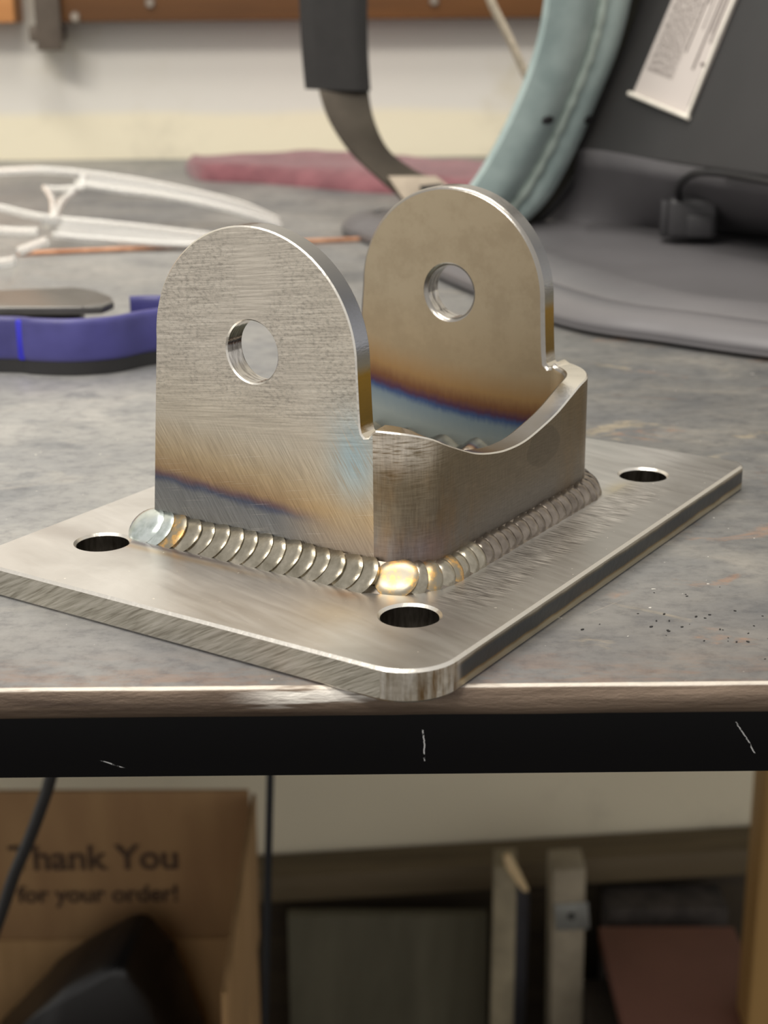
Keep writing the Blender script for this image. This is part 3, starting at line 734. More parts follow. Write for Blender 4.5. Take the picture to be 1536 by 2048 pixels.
# filter housing panel with the label
back = Vector((-along.y, along.x, 0)).normalized(); back = back if back.y > 0 else -back
upv = (Vector((0, 0, 1))+back*0.28).normalized(); pn = along.cross(upv).normalized()
if pn.dot(CAM-pa) < 0: pn = -pn
q = [pa, pb, pb+upv*0.24, pa+upv*0.24]  # unseen upper part made taller to darken the reflection in the plate
o = bm_obj('filter_housing', quad_prism(q, -pn*0.02, 0.002), PANEL); adopt(o, hel)
m = M('printed_label'); v = m.obj
LD = (WP(1378, 228, pa, pn)-WP(1270, 188, pa, pn)).normalized(); LU = (WP(1480, -20, pa, pn)-WP(1378, 228, pa, pn)).normalized()
m.set('Base Color', s8(205, 196, 190)).set('Roughness', 0.45); LAB = m.m
INK = simple('label_ink', s8(96, 84, 80), 0.6)
WHT = simple('white_film', s8(232, 226, 214), 0.4)
lq = [WP(px, py, pa+pn*0.0004, pn) for px, py in ((1268, 186), (1380, 232), (1512, -90), (1400, -130))]
lo = bm_obj('warning_label', quad_prism(lq, pn*0.0005), LAB); adopt(lo, hel); lo['label'] = 'white printed label'
a0, b0, c0, d0 = [p+pn*0.0006 for p in lq]
def lp(s, t): return (a0.lerp(b0, s)).lerp(d0.lerp(c0, s), t)
def strip(s0, s1, t0, t1, bm):
    f = [bm.verts.new(lp(s, t)) for s, t in ((s0, t0), (s1, t0), (s1, t1), (s0, t1))]; bm.faces.new(f)
bm = bmesh.new()
for col_ in range(24):                                 # tiny unreadable printed rows, one per text line
    s0 = 0.07+col_*0.021; t = 0.16
    if s0 > 0.52: break
    while t < 0.98:
        ln = random.uniform(0.015, 0.05)
        strip(s0, s0+0.008, t, min(t+ln, 0.99), bm); t += ln+random.uniform(0.008, 0.02)
for (s0, s1, t0, t1) in ((0.55, 0.575, 0.34, 0.99), (0.76, 0.79, 0.26, 0.9), (0.86, 0.885, 0.44, 0.75), (0.93, 0.95, 0.05, 0.42), (0.86, 0.94, 0.30, 0.32), (0.93, 0.945, 0.45, 0.8), (0.60, 0.62, 0.65, 0.97), (0.67, 0.685, 0.5, 0.95), (0.82, 0.835, 0.5, 0.95)): strip(s0, s1, t0, t1, bm)
o = bm_obj('label_print', bm, INK, recalc=False); adopt(o, hel)
o.parent = lo; o.data.transform(Matrix.Identity(4))
for (P0, P1, wd) in ((lp(-0.03, -0.012), lp(1.03, -0.012), 0.0024), (lp(1.0, -0.02), lp(1.0, 1.0), 0.0016)):
    o = tube('label_border', [P0+pn*0.0008, (P0+P1)/2+pn*0.0016, P1+pn*0.0008], wd/2, WHT, None, 8); adopt(o, hel); o.parent = lo

# teal sweatband (two padded lobes with a stitched seam), darker band behind it
def path(pts, Y0, Y1):
    n = len(pts); return catmull([WY(px, py, Y0+(Y1-Y0)*i/(n-1)) for i, (px, py) in enumerate(pts)], 6)
Lp = path([(1122, -260), (1112, -120), (1100, 0), (1083, 90), (1048, 190), (1000, 290), (945, 378), (880, 440)], 0.29, 0.345)
Rp = path([(1290, -260), (1280, -120), (1262, 0), (1236, 100), (1196, 200), (1152, 300), (1092, 405), (1010, 480)], 0.33, 0.36)
m = M('teal_cloth'); v = m.obj; n = m.noise(v, 900, 3, 0.6)
m.set('Base Color', m.mix(m.step(m.noise(v, 60, 3), 0.3, 0.7), s8(148, 166, 164), s8(170, 187, 184))).set('Roughness', 0.85).set('Sheen Weight', 0.2).set('Normal', m.bump(n, 0.25, 0.0005)); TEAL = m.m
def lobes(f, g):
    return 0.006*(math.sin(math.pi*min(1, f/0.60)) if f < 0.60 else math.sin(math.pi*(f-0.60)/0.40)*0.75)
o = ribbon('sweatband', Lp, Rp, 0.004, TEAL, None, lobes, cols=21); adopt(o, hel); sw = o; o['label'] = 'teal padded sweatband with raised seam'
seam = []
for i in range(len(Lp)):
    a, b = Lp[i], Rp[i]; t = (Lp[min(i+1, len(Lp)-1)]-Lp[max(i-1, 0)]).normalized(); nn = (b-a).cross(t).normalized()
    if nn.dot(CAM_SIDE) < 0: nn = -nn
    seam.append(a.lerp(b, 0.60)+nn*0.002)
rads = [0.0026+0.0006*math.sin(i*2.4) for i in range(len(seam))]
o = tube('seam_piping', seam, 0.003, simple('pale_teal_piping', s8(178, 192, 184), 0.8), None, 8, rads=rads); adopt(o, hel); o.parent = sw
for px in ((1084, 226), (1168, 239)):
    i = min(range(len(Lp)), key=lambda k: abs((Lp[k]-CAM).normalized().dot(ray(1100, 200).normalized())-1))
    best = None
    for k in range(len(Lp)-1):
        for f in [j/40 for j in range(41)]:
            P = Lp[k].lerp(Rp[k], f); d = P-CAM; xx = 768+FPX*d.dot(RIGHT)/d.dot(FWD); yy = 1024-FPX*d.dot(UP)/d.dot(FWD)
            e = (xx-px[0])**2+(yy-px[1])**2
            if best is None or e < best[0]: best = (e, k, f)
    _, k, f = best; P = Lp[k].lerp(Rp[k], f); t = (Lp[k+1]-Lp[k]).normalized(); X = (Rp[k]-Lp[k]).normalized(); nn = X.cross(t).normalized()
    if nn.dot(CAM_SIDE) < 0: nn = -nn
    b = bmesh.new(); bmesh.ops.create_uvsphere(b, u_segments=12, v_segments=8, radius=1.0)
    MM4 = Matrix((( X.x*0.0036, t.x*0.0022, nn.x*0.0012, 0), (X.y*0.0036, t.y*0.0022, nn.y*0.0012, 0), (X.z*0.0036, t.z*0.0022, nn.z*0.0012, 0), (0, 0, 0, 1)))
    bmesh.ops.transform(b, matrix=Matrix.Translation(P+nn*(lobes(f, 0)+0.0002)) @ MM4, verts=b.verts)
    o = bm_obj('slot', b, BLK); adopt(o, hel); o.parent = sw; o['label'] = 'small black slot'
L2 = [b.lerp(b, 0)+Vector((-0.002, 0.004, 0)) for b in Rp]
R2 = path([(1345, -260), (1330, -120), (1314, 0), (1292, 120), (1240, 220), (1186, 290), (1108, 405), (1030, 480)], 0.345, 0.372)
o = ribbon('headband', L2, R2, 0.003, simple('olive_black_band', s8(52, 50, 42), 0.6), None, None, cols=5); adopt(o, hel)
R3 = path([(1356, -260), (1342, -120), (1326, 0), (1302, 130), (1252, 232), (1196, 302), (1114, 412), (1034, 486)], 0.35, 0.376)
o = ribbon('headband_edge', R2, R3, 0.003, BLK, None, lambda f, g: 0.002*math.sin(math.pi*f), cols=7); adopt(o, hel)

# black padded strap, dark steel strap below it, pale cord
La = path([(590, -250), (594, -120), (598, 0), (603, 100), (610, 178)], 0.40, 0.40)
Ra = path([(742, -250), (738, -120), (735, 0), (736, 100), (741, 182)], 0.40, 0.40)
o = ribbon('padded_strap', La, Ra, 0.008, BLKPAD, None, lambda f, g: 0.003*min(1, 6*min(f, 1-f)), cols=13); adopt(o, hel)
Lb = path([(636, 150), (640, 185), (660, 240), (700, 300), (755, 352), (800, 392), (840, 440), (880, 480)], 0.402, 0.36)
Rb = path([(736, 150), (738, 190), (750, 245), (778, 300), (830, 340), (880, 362), (930, 400), (980, 440)], 0.405, 0.38)
m = M('dark_strap_steel'); m.set('Base Color', m.ramp(m.noise(m.obj, 40, 3), [(0.3, s8(66, 60, 52)), (0.7, s8(92, 84, 74))])).set('Metallic', 0.6).set('Roughness', 0.32); STR = m.m
o = ribbon('headgear_strap', Lb, Rb, 0.0015, STR, None, None, cols=5); adopt(o, hel); hs_ = o
# pale strap end with a black slot
e0 = path([(776, 352), (806, 396), (838, 430)], 0.378, 0.36); e1 = path([(872, 352), (905, 378), (950, 410)], 0.381, 0.372)
o = ribbon('strap_end', e0, e1, 0.0012, simple('worn_strap_end', s8(160, 148, 132), 0.45, 0.5), None, None, cols=4); adopt(o, hel); o.parent = hs_
se = o
sp = [WY(px, py, 0.374) for px, py in ((838, 372), (882, 368), (896, 380), (846, 386))]
o = bm_obj('strap_slot', quad_prism(sp, Vector((0, -0.003, 0.0006)), 0.0004), BLK); adopt(o, hel); o.parent = se
cord = [WY(px, py, 0.44) for px, py in ((930, -160), (968, -40), (985, 10), (1020, 80), (1062, 172), (1100, 250))]
vs_ = catmull(cord, 10)
o = tube('cord_strap', vs_, 0.0052, simple('cream_webbing', s8(190, 178, 158), 0.8, 0, 0.3, 500, 0.4, 700), None, 8, 0.45); adopt(o, hel)
# sensor knob with cable
kb = empty('sensor_module', (0, 0, 0))
kp = G(1388, 478, 0.0105); R_ = Matrix.Translation(kp+Vector((0, 0.008, 0))) @ Matrix.Rotation(-0.12, 4, 'Z')
b = box_bm(0.0225, 0.018, 0.0185, (0, 0, 0.0092), 0.0025, 3, M4=R_)
box_bm(0.012, 0.002, 0.010, (0.003, -0.0092, 0.006), 0.0008, bm=b, M4=R_)
box_bm(0.004, 0.012, 0.017, (-0.0125, 0.001, 0.0085), 0.0012, bm=b, M4=R_)
bpy.data.objects.remove(kb)
o = bm_obj('sensor_module', b, simple('graphite_plastic', s8(46, 45, 47), 0.5)); adopt(o, hel); o['label'] = 'small black box-shaped module with a cable'
Yk = kp.y-0.012
cb = catmull([WY(1360, 408, Yk+0.016), WY(1356, 380, Yk+0.008), WY(1370, 358, Yk-0.004), WY(1402, 345, Yk-0.016), WY(1460, 349, Yk-0.03), WY(1540, 364, Yk-0.055), WY(1640, 380, Yk-0.085)], 8)
o = tube('cable', cb, 0.0017, BLK, None, 10); adopt(o, hel)

# ------------------------------------------------------------------ maroon shop rag
m = M('maroon_cloth'); n = m.noise(m.obj, 1100, 3, 0.7)
m.set('Base Color', m.mix(m.step(m.noise(m.obj, 50, 4), 0.3, 0.7), s8(112, 64, 71), s8(136, 84, 90))).set('Roughness', 0.95).set('Sheen Weight', 0.3).set('Normal', m.bump(n, 0.5, 0.0012)); RAG = m.m
front = catmull([G(375, 350), G(410, 362), G(500, 366), G(600, 374), G(700, 383), G(830, 392), G(960, 404), G(1090, 420)], 8)
backl = catmull([G(373, 322, .006), G(410, 318, .008), G(470, 308, .010), G(560, 298, .012), G(620, 288, .013), G(720, 300, .012), G(900, 316, .010), G(1060, 330, .008)], 8)
vs = []; fs = []; R_N = 16
n = min(len(front), len(backl))
for i in range(n):
    a = Vector((front[i].x, front[i].y, 0.0)); b = Vector((backl[i].x, min(backl[i].y, WALL_Y-0.012), 0.0))
    for k in range(R_N+1):
        f = k/R_N; p = a.lerp(b, f)
        hgt = 0.0115*min(1.0, (f*9)**0.5) if f < 0.5 else 0.0115*min(1.0, ((1-f)*9)**0.5)
        hgt *= min(1.0, 0.35+i/6)
        hgt += 0.0022*mnoise.noise(Vector((p.x*40, p.y*22, 1.0)))*min(1, 5*min(f, 1-f))
        vs.append((p.x+0.002*mnoise.noise(Vector((p.x*60, p.y*60, 5))), p.y, max(0.0003, hgt)))
W2 = R_N+1
for i in range(n-1):
    for k in range(R_N): a = i*W2+k; fs.append((a, a+1, a+1+W2, a+W2))
base = len(vs)
for i in range(n):
    for k in (0, R_N): vs.append((vs[i*W2+k][0], vs[i*W2+k][1], 0.0001))
for i in range(n-1):
    fs.append((i*W2, (i+1)*W2, base+2*(i+1), base+2*i)); fs.append((i*W2+R_N, base+2*i+1, base+2*(i+1)+1, (i+1)*W2+R_N))
    fs.append((base+2*i, base+2*(i+1), base+2*(i+1)+1, base+2*i+1))
fs.append(tuple(range(W2))+(base+1, base)); fs.append(tuple(reversed(range((n-1)*W2, n*W2)))+(base+2*(n-1), base+2*(n-1)+1))
o = mesh_obj('shop_rag', vs, fs, RAG, None, angle=60)
bm = bmesh.new(); bm.from_mesh(o.data); bmesh.ops.recalc_face_normals(bm, faces=bm.faces); bm.to_mesh(o.data); bm.free()
tag(o, 'folded maroon cloth shop rag lying on the bench against the wall', 'rag')

# ------------------------------------------------------------------ clear safety glasses
m = M('clear_plastic'); m.set('Base Color', (0.97, 0.96, 0.94, 1)).set('Roughness', 0.12).set('Transmission Weight', 0.75).set('IOR', 1.35).set('Specular IOR Level', 0.7); CLEAR = m.m
m = M('clear_lens'); m.set('Base Color', (0.98, 0.98, 0.97, 1)).set('Roughness', 0.03).set('Transmission Weight', 0.95).set('IOR', 1.2); LENS = m.m
sg = empty('safety_glasses', (-0.16, 0.38, 0.0)); tag(sg, 'clear plastic safety glasses lying upside down with both temples towards the bracket', 'glasses')
def gl(name, pts, r, s2=0.5, mat=None, seg=8):
    o = tube(name, catmull(pts, 8), r, mat or CLEAR, None, seg, s2); adopt(o, sg); return o
def blade(name, up_, lo_, th):
    a = catmull(up_, 8); b = catmull(lo_, 8); n = min(len(a), len(b))
    o = ribbon(name, a[:n], b[:n], th, CLEAR, None, None, cols=4); adopt(o, sg); return o
# far temple: two rails with a web
YT = 0.425
t1 = gl('temple', [WY(px, py, YT) for px, py in ((-60, 350), (0, 344), (90, 341), (180, 349), (290, 365), (400, 388), (490, 412), (556, 442))], 0.0022, 1.0)
r = gl('temple_rail', [WY(px, py, YT-0.013) for px, py in ((150, 366), (235, 380), (330, 392), (430, 412), (500, 432), (562, 452))], 0.0019, 1.0); r.parent = t1
r = blade('temple_web', [WY(px, py, YT-0.002) for px, py in ((160, 352), (290, 368), (400, 392), (490, 416), (552, 444))], [WY(px, py, YT-0.012) for px, py in ((160, 370), (290, 388), (400, 408), (490, 430), (556, 450))], 0.0012); r.parent = t1
# near temple
YN = 0.345
t2 = gl('temple', [WY(px, py, YN) for px, py in ((-60, 405), (0, 416), (60, 430), (120, 440), (200, 447), (300, 458), (400, 470), (470, 480))], 0.002, 1.0)
r = gl('temple_rail', [WY(px, py, YN-0.010) for px, py in ((105, 470), (160, 476), (240, 482), (330, 488), (420, 491), (480, 492))], 0.0016, 1.0); r.parent = t2
r = blade('temple_web', [WY(px, py, YN-0.001) for px, py in ((125, 441), (200, 448), (300, 459), (400, 471), (470, 481))], [WY(px, py, YN-0.010) for px, py in ((110, 468), (200, 478), (300, 486), (400, 490), (476, 491))], 0.001); r.parent = t2
gl('hinge_strut', [WY(px, py, Y) for px, py, Y in ((168, 352, .42), (164, 372, .415), (145, 385, .40), (124, 404, .38), (112, 428, .36), (108, 446, .347))], 0.0022, 1.0)
gl('hinge_strut', [WY(px, py, Y) for px, py, Y in ((90, 376, .40), (104, 398, .38), (106, 424, .36), (104, 445, .347))], 0.0018, 1.0)
gl('cross_bar', [WY(px, py, .40) for px, py in ((88, 376), (120, 378), (168, 374))], 0.0016, 1.0)
b = box_bm(0.010, 0.006, 0.006, (0, 0, 0), 0.0012, 2, M4=Matrix.Translation(WY(104, 444, YN)))
adopt(bm_obj('hinge', b, CLEAR), sg)
# brow bar and lens at the frame's left border
gl('brow_bar', [WY(px, py, .335) for px, py in ((-90, 454), (-30, 458), (30, 463), (76, 464))], 0.0022, 1.0)
gl('brow_bar', [WY(px, py, .29) for px, py in ((38, 503), (62, 494), (94, 482))], 0.0022, 1.0)
gl('nose_pad', [WY(px, py, .265) for px, py in ((-20, 524), (-4, 521), (6, 518))], 0.002, 1.0)
lo_ = [WY(px, py, .218) for px, py in ((34, 500), (33, 530), (26, 556), (14, 576))]
o = ribbon('lens', catmull([WY(px, py, .218) for px, py in ((-70, 460), (-70, 500), (-70, 545), (-70, 580))], 6), catmull(lo_, 6), 0.0012, LENS, None, lambda f, g: 0.004*math.sin(math.pi*f), cols=9); adopt(o, sg)

# ------------------------------------------------------------------ copper rod on the bench
p0 = G(36, 512); p1 = G(760, 481)
dirv = (p1-p0).normalized(); p0 = p0-dirv*0.01; p1 = p1+dirv*0.06
CU = M('copper'); CU.set('Base Color', CU.ramp(CU.noise(CU.obj, 120, 3), [(0.3, s8(170, 120, 92)), (0.7, s8(214, 164, 132))])).set('Metallic', 0.9).set('Roughness', 0.42)
o = tube('filler_rod', [p0+Vector((0, 0, .0012)), (p0+p1)/2+Vector((0, 0, .0012)), p1+Vector((0, 0, .0012))], 0.0012, CU.m, None, 10)
tag(o, 'thin copper-coated filler rod lying across the bench behind the bracket', 'rod')

# ------------------------------------------------------------------ blue tool with black lever, left
BLU = M('blue_rubber'); BLU.set('Base Color', BLU.mix(BLU.step(BLU.noise(BLU.obj, 45, 3), 0.35, 0.7), s8(58, 56, 112), s8(74, 72, 136))).set('Roughness', 0.38).set('Normal', BLU.bump(BLU.noise(BLU.obj, 700, 3), 0.1, 0.0004))
VBLU = simple('vivid_blue_rubber', s8(50, 48, 190), 0.4)
tl = empty('hand_tool', (-0.12, 0.085, 0.0)); tag(tl, 'blue rubber-covered hand tool with a hooked end and black lever at the left', 'tool')
g0 = G(-120, 738); pts2 = [(-0.235, 0.083), (-0.19, 0.0795), (-0.15, 0.0775), (G(30, 744).x, G(30, 744).y), (G(75, 748).x, G(75, 748).y), (G(150, 750).x, G(150, 750).y), (G(230, 744).x, G(230, 744).y), (G(285, 732).x, G(285, 732).y)]
xe, ye = pts2[-1]
pts2 += [(xe+0.0075, ye+0.006), (xe+0.0105, ye+0.014), (xe+0.0095, ye+0.022), (xe+0.0045, ye+0.0275), (xe-0.002, ye+0.0285), (xe-0.0075, ye+0.0275)]
pl = catmull([Vector((a, b, 0)) for a, b in pts2], 6)
vs = []; fs = []; TH, HT = 0.0038, 0.0188; sec = []
for k in range(16):
    a = 2*math.pi*k/16; ca, sa = math.cos(a), math.sin(a)
    sec.append((TH/2*(abs(ca)**0.6)*(1 if ca >= 0 else -1), HT/2+HT/2*(abs(sa)**0.35)*(1 if sa >= 0 else -1)))
for i, p in enumerate(pl):
    t = (pl[min(i+1, len(pl)-1)]-pl[max(i-1, 0)]).normalized(); s_ = Vector((t.y, -t.x, 0))
    for (a, zz) in sec: vs.append(p+s_*a+Vector((0, 0, 0.0042+zz*(HT-0.0042)/HT)))
for i in range(len(pl)-1):
    for k in range(16): fs.append((i*16+k, i*16+(k+1) % 16, (i+1)*16+(k+1) % 16, (i+1)*16+k))
fs.append(tuple(reversed(range(16)))); k = (len(pl)-1)*16; fs.append(tuple(range(k, k+16)))
vb_ = []
for i, p in enumerate(pl):
    t = (pl[min(i+1, len(pl)-1)]-pl[max(i-1, 0)]).normalized(); s_ = Vector((t.y, -t.x, 0))
    for a, zz in ((-0.0013, 0.0002), (0.0013, 0.0002), (0.0013, 0.0046), (-0.0013, 0.0046)): vb_.append(p+s_*a+Vector((0, 0, zz)))
fb_ = [(i*4+k, i*4+(k+1) % 4, i*4+4+(k+1) % 4, i*4+4+k) for i in range(len(pl)-1) for k in range(4)]+[(3, 2, 1, 0), tuple((len(pl)-1)*4+k for k in range(4))]
o = mesh_obj('base_and_shadow_strip', vb_, fb_, BLK, None); adopt(o, tl)  # dark base plus the grip's contact shadow, built as one black strip
o = mesh_obj('hooked_grip', vs, fs, BLU.m, None, angle=55); adopt(o, tl); gr = o
bm = bmesh.new(); bm.from_mesh(o.data); bmesh.ops.recalc_face_normals(bm, faces=bm.faces); bm.to_mesh(o.data); bm.free()
gp = G(52, 746)
o = bm_obj('grip_rib', box_bm(0.0042, 0.004, HT*0.74, (gp.x, gp.y+0.0004, HT*0.6), 0.0012, 2), VBLU); adopt(o, tl); o.parent = gr; o['label'] = 'vivid blue raised rib'
# black lever above
zt = 0.0172
lq = [G(px, py, zt) for px, py in ((-260, 616), (165, 613), (205, 612), (228, 603), (222, 592), (190, 580), (150, 574), (60, 578), (-260, 590))]
b = quad_prism(lq, Vector((0, 0, -0.0028)), 0.0007)
o = bm_obj('lever_plate', b, simple('black_steel_plate', s8(112, 110, 106), 0.28, 0.5)); adopt(o, tl)
lb = [G(px, py, zt-0.0028) for px, py in ((-260, 624), (160, 622), (168, 606), (-260, 600))]
o = bm_obj('lever_body', quad_prism(lb, Vector((0, 0, -0.0139)), 0.0008), BLK); adopt(o, tl)

# ------------------------------------------------------------------ tiny chips on the bench front right
bm = bmesh.new()
chipsM = simple('filing_black', s8(24, 22, 20), 0.6)
for i in range(34):
    px = random.gauss(1390, 90); py = random.gauss(1255, 36)
    if py < 1130+max(0, (1330-px))*0.72 or py > 1345 or px > 1560: continue
    p = G(px, py); r = random.uniform(0.0001, 0.00026)
    bmesh.ops.create_icosphere(bm, subdivisions=1, radius=r, matrix=Matrix.Translation(p+Vector((0, 0, r*0.5))) @ Matrix.Rotation(random.random()*3, 4, 'Z') @ Matrix.Diagonal((1.8, 1, 0.6, 1)))
o = bm_obj('metal_filings', bm, chipsM); tag(o, 'scatter of tiny black metal filings on the bench right of the bracket', 'debris', kind='stuff')

# ------------------------------------------------------------------ under the bench
CARD = M('cardboard'); n = CARD.noise(CARD.vmul(CARD.obj, (40, 40, 8)), 1.0, 4)
CARD.set('Base Color', CARD.mix(CARD.step(n, 0.3, 0.7), s8(150, 118, 78), s8(168, 134, 92))).set('Roughness', 0.85)
CARD2 = M('cardboard_dark_flap'); n = CARD2.noise(CARD2.vmul(CARD2.obj, (40, 40, 8)), 1.0, 4)
CARD2.set('Base Color', CARD2.mix(CARD2.step(n, 0.3, 0.7), s8(138, 106, 72), s8(152, 120, 82))).set('Roughness', 0.85)
YB = 0.50
cbx = empty('cardboard_box', (-0.2, 0.42, FLOOR_Z)); tag(cbx, 'open brown cardboard shipping box with thank-you print standing under the bench', 'box')
fl_tl = WY(-160, 1578, YB); fl_tr = WY(500, 1594, YB); fl_br = WY(500, 1868, YB)
zt_, zc = (fl_tl.z+fl_tr.z)/2, fl_br.z
xr = fl_tr.x; xl = xr-0.30; yb = YB-0.004; yf = yb-0.22
# back panel, side panels, front panel, bottom
hgt = zc-FLOOR_Z
adopt(bm_obj('back_panel', box_bm(0.30, 0.003, hgt, ((xl+xr)/2, yb, FLOOR_Z+hgt/2), 0.0008), CARD.m), cbx)
adopt(bm_obj('bottom_panel', box_bm(0.30, 0.22, 0.003, ((xl+xr)/2, (yb+yf)/2, FLOOR_Z+0.0018), 0.0008), CARD.m), cbx)
adopt(bm_obj('front_panel', box_bm(0.30, 0.003, hgt*0.72, ((xl+xr)/2, yf, FLOOR_Z+hgt*0.36), 0.0008), CARD.m), cbx)
adopt(bm_obj('side_panel', box_bm(0.003, 0.22, hgt, (xl, (yb+yf)/2, FLOOR_Z+hgt/2), 0.0008), CARD.m), cbx)
adopt(bm_obj('side_panel', box_bm(0.003, 0.22, hgt, (xr, (yb+yf)/2, FLOOR_Z+hgt/2), 0.0008), CARD.m), cbx)
# back flap with the print, leaning a little to the wall
fq = [Vector((xl, yb, zc)), Vector((xr, yb, zc)), Vector((xr-0.001, YB+0.001, zt_)), Vector((xl-0.004, YB+0.001, zt_+0.002))]
flap = bm_obj('back_flap', quad_prism(fq, Vector((0, 0.003, 0)), 0.0006), CARD2.m); adopt(flap, cbx)
flap['label'] = 'upright flap printed Thank You for your order!'
# right flap standing up and turned outwards
rq = [Vector((xr, yb+0.003, zc)), Vector((xr, yb-0.218, zc)), Vector((xr+0.002, yb-0.215, zt_-0.002)), Vector((xr+0.001, yb+0.005, zt_-0.002))]
adopt(bm_obj('side_flap', quad_prism(rq, Vector((0.003, 0, 0)), 0.0006), CARD.m), cbx)
PRN = simple('brown_print', s8(66, 46, 30), 0.8)
def text(body, size, x_right, z_base, bold=0.0):
    c = bpy.data.curves.new('printed_text', 'FONT'); c.body = body; c.size = size; c.align_x = 'RIGHT'; c.offset = bold; c.space_character = 1.0
    o = bpy.data.objects.new('printed_text', c); COL.objects.link(o)
    ft = (z_base-zc)/(zt_-zc); yy = yb+(YB+0.001-yb)*ft
    o.data.materials.append(PRN); o.parent = cbx
    lean = math.atan2(YB+0.001-yb, zt_-zc)
    o.location = Vector((x_right, yy-0.0012, z_base))-cbx.location; o.rotation_euler = (math.pi/2-lean, 0, 0)
    bpy.context.view_layer.update()
    me = bpy.data.meshes.new_from_object(o); mat4 = o.location.copy(), o.rotation_euler.copy()
    bpy.data.objects.remove(o); o = bpy.data.objects.new('printed_text', me); COL.objects.link(o); o.parent = flap
    o.location, o.rotation_euler = mat4
    return o
pt = WY(360, 1733, YB); text('Thank You', 0.0262, pt.x, pt.z, 0.0005)
pt = WY(360, 1796, YB); text('for your order!', 0.0178, pt.x, pt.z, 0.0004)
# black case in the box
BC = simple('glossy_black_case', s8(17, 16, 18), 0.34)
yc = yb-0.075
cpts = [(-60, 2160), (60, 2040), (120, 1990), (210, 1942), (240, 1936), (262, 1950), (300, 2005), (326, 2048), (360, 2160), (420, 2420), (-60, 2460)]
cq = [WY(px, py, yc) for px, py in cpts]
zmin = min(p.z for p in cq); 
o = bm_obj('black_case', quad_prism(cq, Vector((0.01, 0.05, 0.012)), 0.006), BC, angle=50)
zlow = min(v.co.z for v in o.data.vertices)
for v in o.data.vertices:
    if v.co.z < zlow+0.03: v.co.z = FLOOR_Z+0.0036
tag(o, 'glossy black rounded case standing inside the cardboard box', 'case')
# black cable hanging at the left
hp = catmull([WY(px, py, 0.20) for px, py in ((112, 1500), (100, 1560), (84, 1610), (58, 1680), (30, 1745), (8, 1810), (-20, 1890), (-70, 2040))]+[Vector((-0.235, 0.20, -0.50)), Vector((-0.25, 0.20, FLOOR_Z+0.004)), Vector((-0.33, 0.22, FLOOR_Z+0.004))], 8)
hp = [p for p in hp if p.z < -0.0075]
top_ = hp[0]; hp = [Vector((top_.x+0.004, top_.y, -0.0068))]+hp
o = tube('hanging_cable', hp, 0.0030, BLK, None, 10); tag(o, 'thick black cable hanging under the bench in front of the cardboard box', 'cable')
# thin black rod
p0 = WY(541, 1530, 0.30); p1 = WY(529, 2048, 0.30); d = (p1-p0)/(p0.z-p1.z)
pt0 = p0+d*(p0.z+0.0066); pt1 = p0+d*(p0.z-FLOOR_Z)
RODM = simple('blackened_steel', s8(28, 30, 34), 0.5, 0.3)
o = tube('steel_rod', [pt0, (pt0+pt1)/2, pt1], 0.0021, RODM, None, 10); tag(o, 'thin black upright rod standing under the bench beside the cardboard box', 'rod')
# junk leaning at the foot of the wall
PLY = wood('grey_plywood', s8(86, 82, 66), s8(108, 104, 86), (20, 20, 3), 0.8)
def board(name, x0p, x1p, ytop, Yt, Yb_, mat, label, cat, th=0.012, bev=0.0012, xb=None):
    a = WY(x0p, ytop, Yt); b = WY(x1p, ytop, Yt)
    f = FLOOR_Z+0.0005; bl = Vector((a.x, Yb_, f)); brr = Vector((b.x, Yb_, f))
    o = bm_obj(name, quad_prism([bl, brr, b, a], Vector((0, th, 0)), bev), mat); tag(o, label, cat); return o
board('plywood_sheet', 575, 975, 1832, 0.735, 0.715, PLY, 'grimy greenish grey plywood sheet leaning under the bench', 'board')
CRM = simple('chipped_cream_paint', s8(150, 140, 116), 0.7, 0, 0.18, 40)
o1 = empty('painted_board', (WY(1010, 1900, 0.66).x, 0.66, FLOOR_Z)); tag(o1, 'cream painted board standing on edge under the bench with a chipped tip', 'board')
a = WY(988, 1735, 0.66); b = WY(1034, 1735, 0.66)
adopt(bm_obj('board_face', quad_prism([Vector((a.x-0.002, .66, FLOOR_Z)), Vector((b.x-0.001, .66, FLOOR_Z)), b, a], Vector((0.002, 0.03, 0)), 0.001), CRM), o1)
a2 = WY(1034, 1770, 0.664); b2 = WY(1060, 1790, 0.69)
adopt(bm_obj('board_side', quad_prism([Vector((b.x-0.001, .664, FLOOR_Z)), Vector((b.x+0.012, .69, FLOOR_Z)), b2, a2], Vector((0, 0.006, 0)), 0.001), simple('blue_black_side', s8(52, 52, 58), 0.6)), o1)
tp = [WY(px, py, 0.656) for px, py in ((1006, 1716), (1020, 1710), (1042, 1750), (1058, 1784), (1046, 1784), (1014, 1742))]
adopt(bm_obj('chipped_tip', quad_prism(tp, Vector((0, 0.006, 0)), 0.0008), simple('bare_pale_wood', s8(214, 190, 148), 0.7)), o1)
o2 = empty('painted_post', (WY(1145, 1900, 0.68).x, 0.68, FLOOR_Z)); tag(o2, 'cream painted post with a screwed metal plate standing under the bench', 'post')
a = WY(1104, 1742, 0.68); b = WY(1172, 1738, 0.68)
adopt(bm_obj('post', quad_prism([Vector((a.x+0.004, .68, FLOOR_Z)), Vector((b.x+0.004, .68, FLOOR_Z)), b, a], Vector((0, 0.035, 0)), 0.002), simple('cream_post_paint', s8(160, 150, 130), 0.7, 0, 0.15, 30)), o2)
pq = [WY(px, py, 0.678) for px, py in ((1112, 1862), (1180, 1858), (1176, 1806), (1108, 1810))]
adopt(bm_obj('metal_plate', quad_prism(pq, Vector((0, 0.0018, 0)), 0.0005), simple('galvanised_plate', s8(150, 152, 148), 0.45, 0.5)), o2)
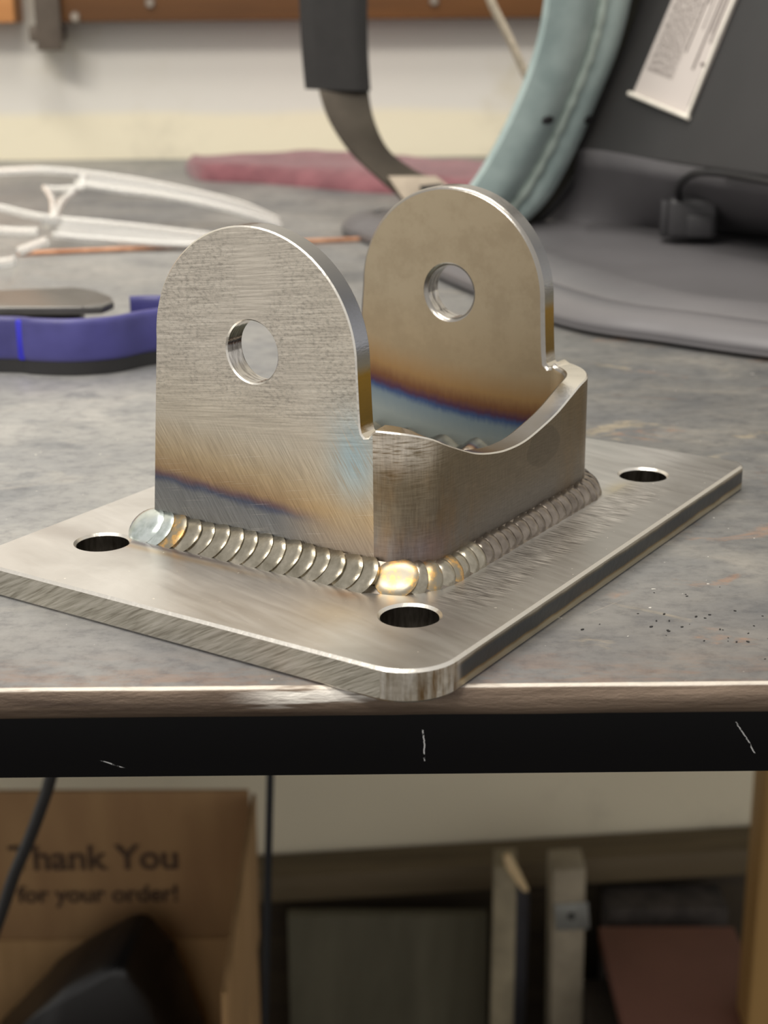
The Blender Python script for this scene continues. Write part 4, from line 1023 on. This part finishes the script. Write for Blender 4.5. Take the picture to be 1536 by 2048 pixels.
b = bmesh.new(); bmesh.ops.create_cone(b, cap_ends=True, segments=12, radius1=0.0032, radius2=0.002, depth=0.002)
bmesh.ops.transform(b, matrix=Matrix.Translation(WY(1143, 1834, 0.6765)) @ Matrix.Rotation(math.radians(90), 4, 'X'), verts=b.verts)
adopt(bm_obj('screw', b, BLK), o2)
# red-brown board lying tilted on a dark block
RB = simple('red_brown_board', s8(122, 84, 72), 0.65, 0, 0.08, 12)
zt1, zt2 = -0.62, -0.66
q = [G(1258, 2090, -0.655), G(1560, 2090, -0.655), G(1468, 1852, -0.635), G(1196, 1852, -0.635)]
blk = bm_obj('support_block', box_bm(0.09, 0.10, -0.675-FLOOR_Z, ((q[0].x+q[1].x)/2-0.035, (q[0].y+q[2].y)/2, (FLOOR_Z-0.675)/2), 0.003), simple('dark_block', s8(52, 44, 36), 0.8))
tag(blk, 'dark block under the red-brown board below the bench', 'block')
o = bm_obj('red_brown_board', quad_prism(q, Vector((0, 0.0, -0.014)), 0.0015), RB); tag(o, 'flat red-brown board lying tilted under the bench near the post', 'board')
RUB = simple('grey_rubble', s8(70, 64, 60), 0.9, 0, 0.3, 60)
pz = WY(1330, 1822, 0.74)
b = box_bm(0.105, 0.04, pz.z+0.012-FLOOR_Z, (pz.x, 0.745, (FLOOR_Z+pz.z+0.012)/2), 0.004, 2)
o = bm_obj('stone_block', b, RUB); tag(o, 'rough dark grey block against the wall behind the red-brown board', 'block')
pc = WY(1206, 1868, q[3].y-0.004)
# yellow wooden post at the right border
YP = 0.58; a = WY(1508, 1530, YP+0.038); bpx = WY(1640, 1530, YP)
o = bm_obj('wooden_post', box_bm(bpx.x-a.x, 0.038, -FLOOR_Z-0.0066, ((a.x+bpx.x)/2, YP+0.019, (FLOOR_Z-0.0066)/2), 0.002), wood('yellow_pine', s8(150, 116, 66), s8(176, 140, 86), (40, 40, 3)))
tag(o, 'yellow wooden post supporting the bench at the far right', 'post')

# nothing that rests on the bench may dip into it
for root, zmin_ in ((hel, 0.0006), (sg, 0.0002)):
    for o in root.children_recursive:
        off = o.parent.location.z if o.parent else 0.0
        for v in o.data.vertices:
            if v.co.z+off < zmin_: v.co.z = zmin_-off
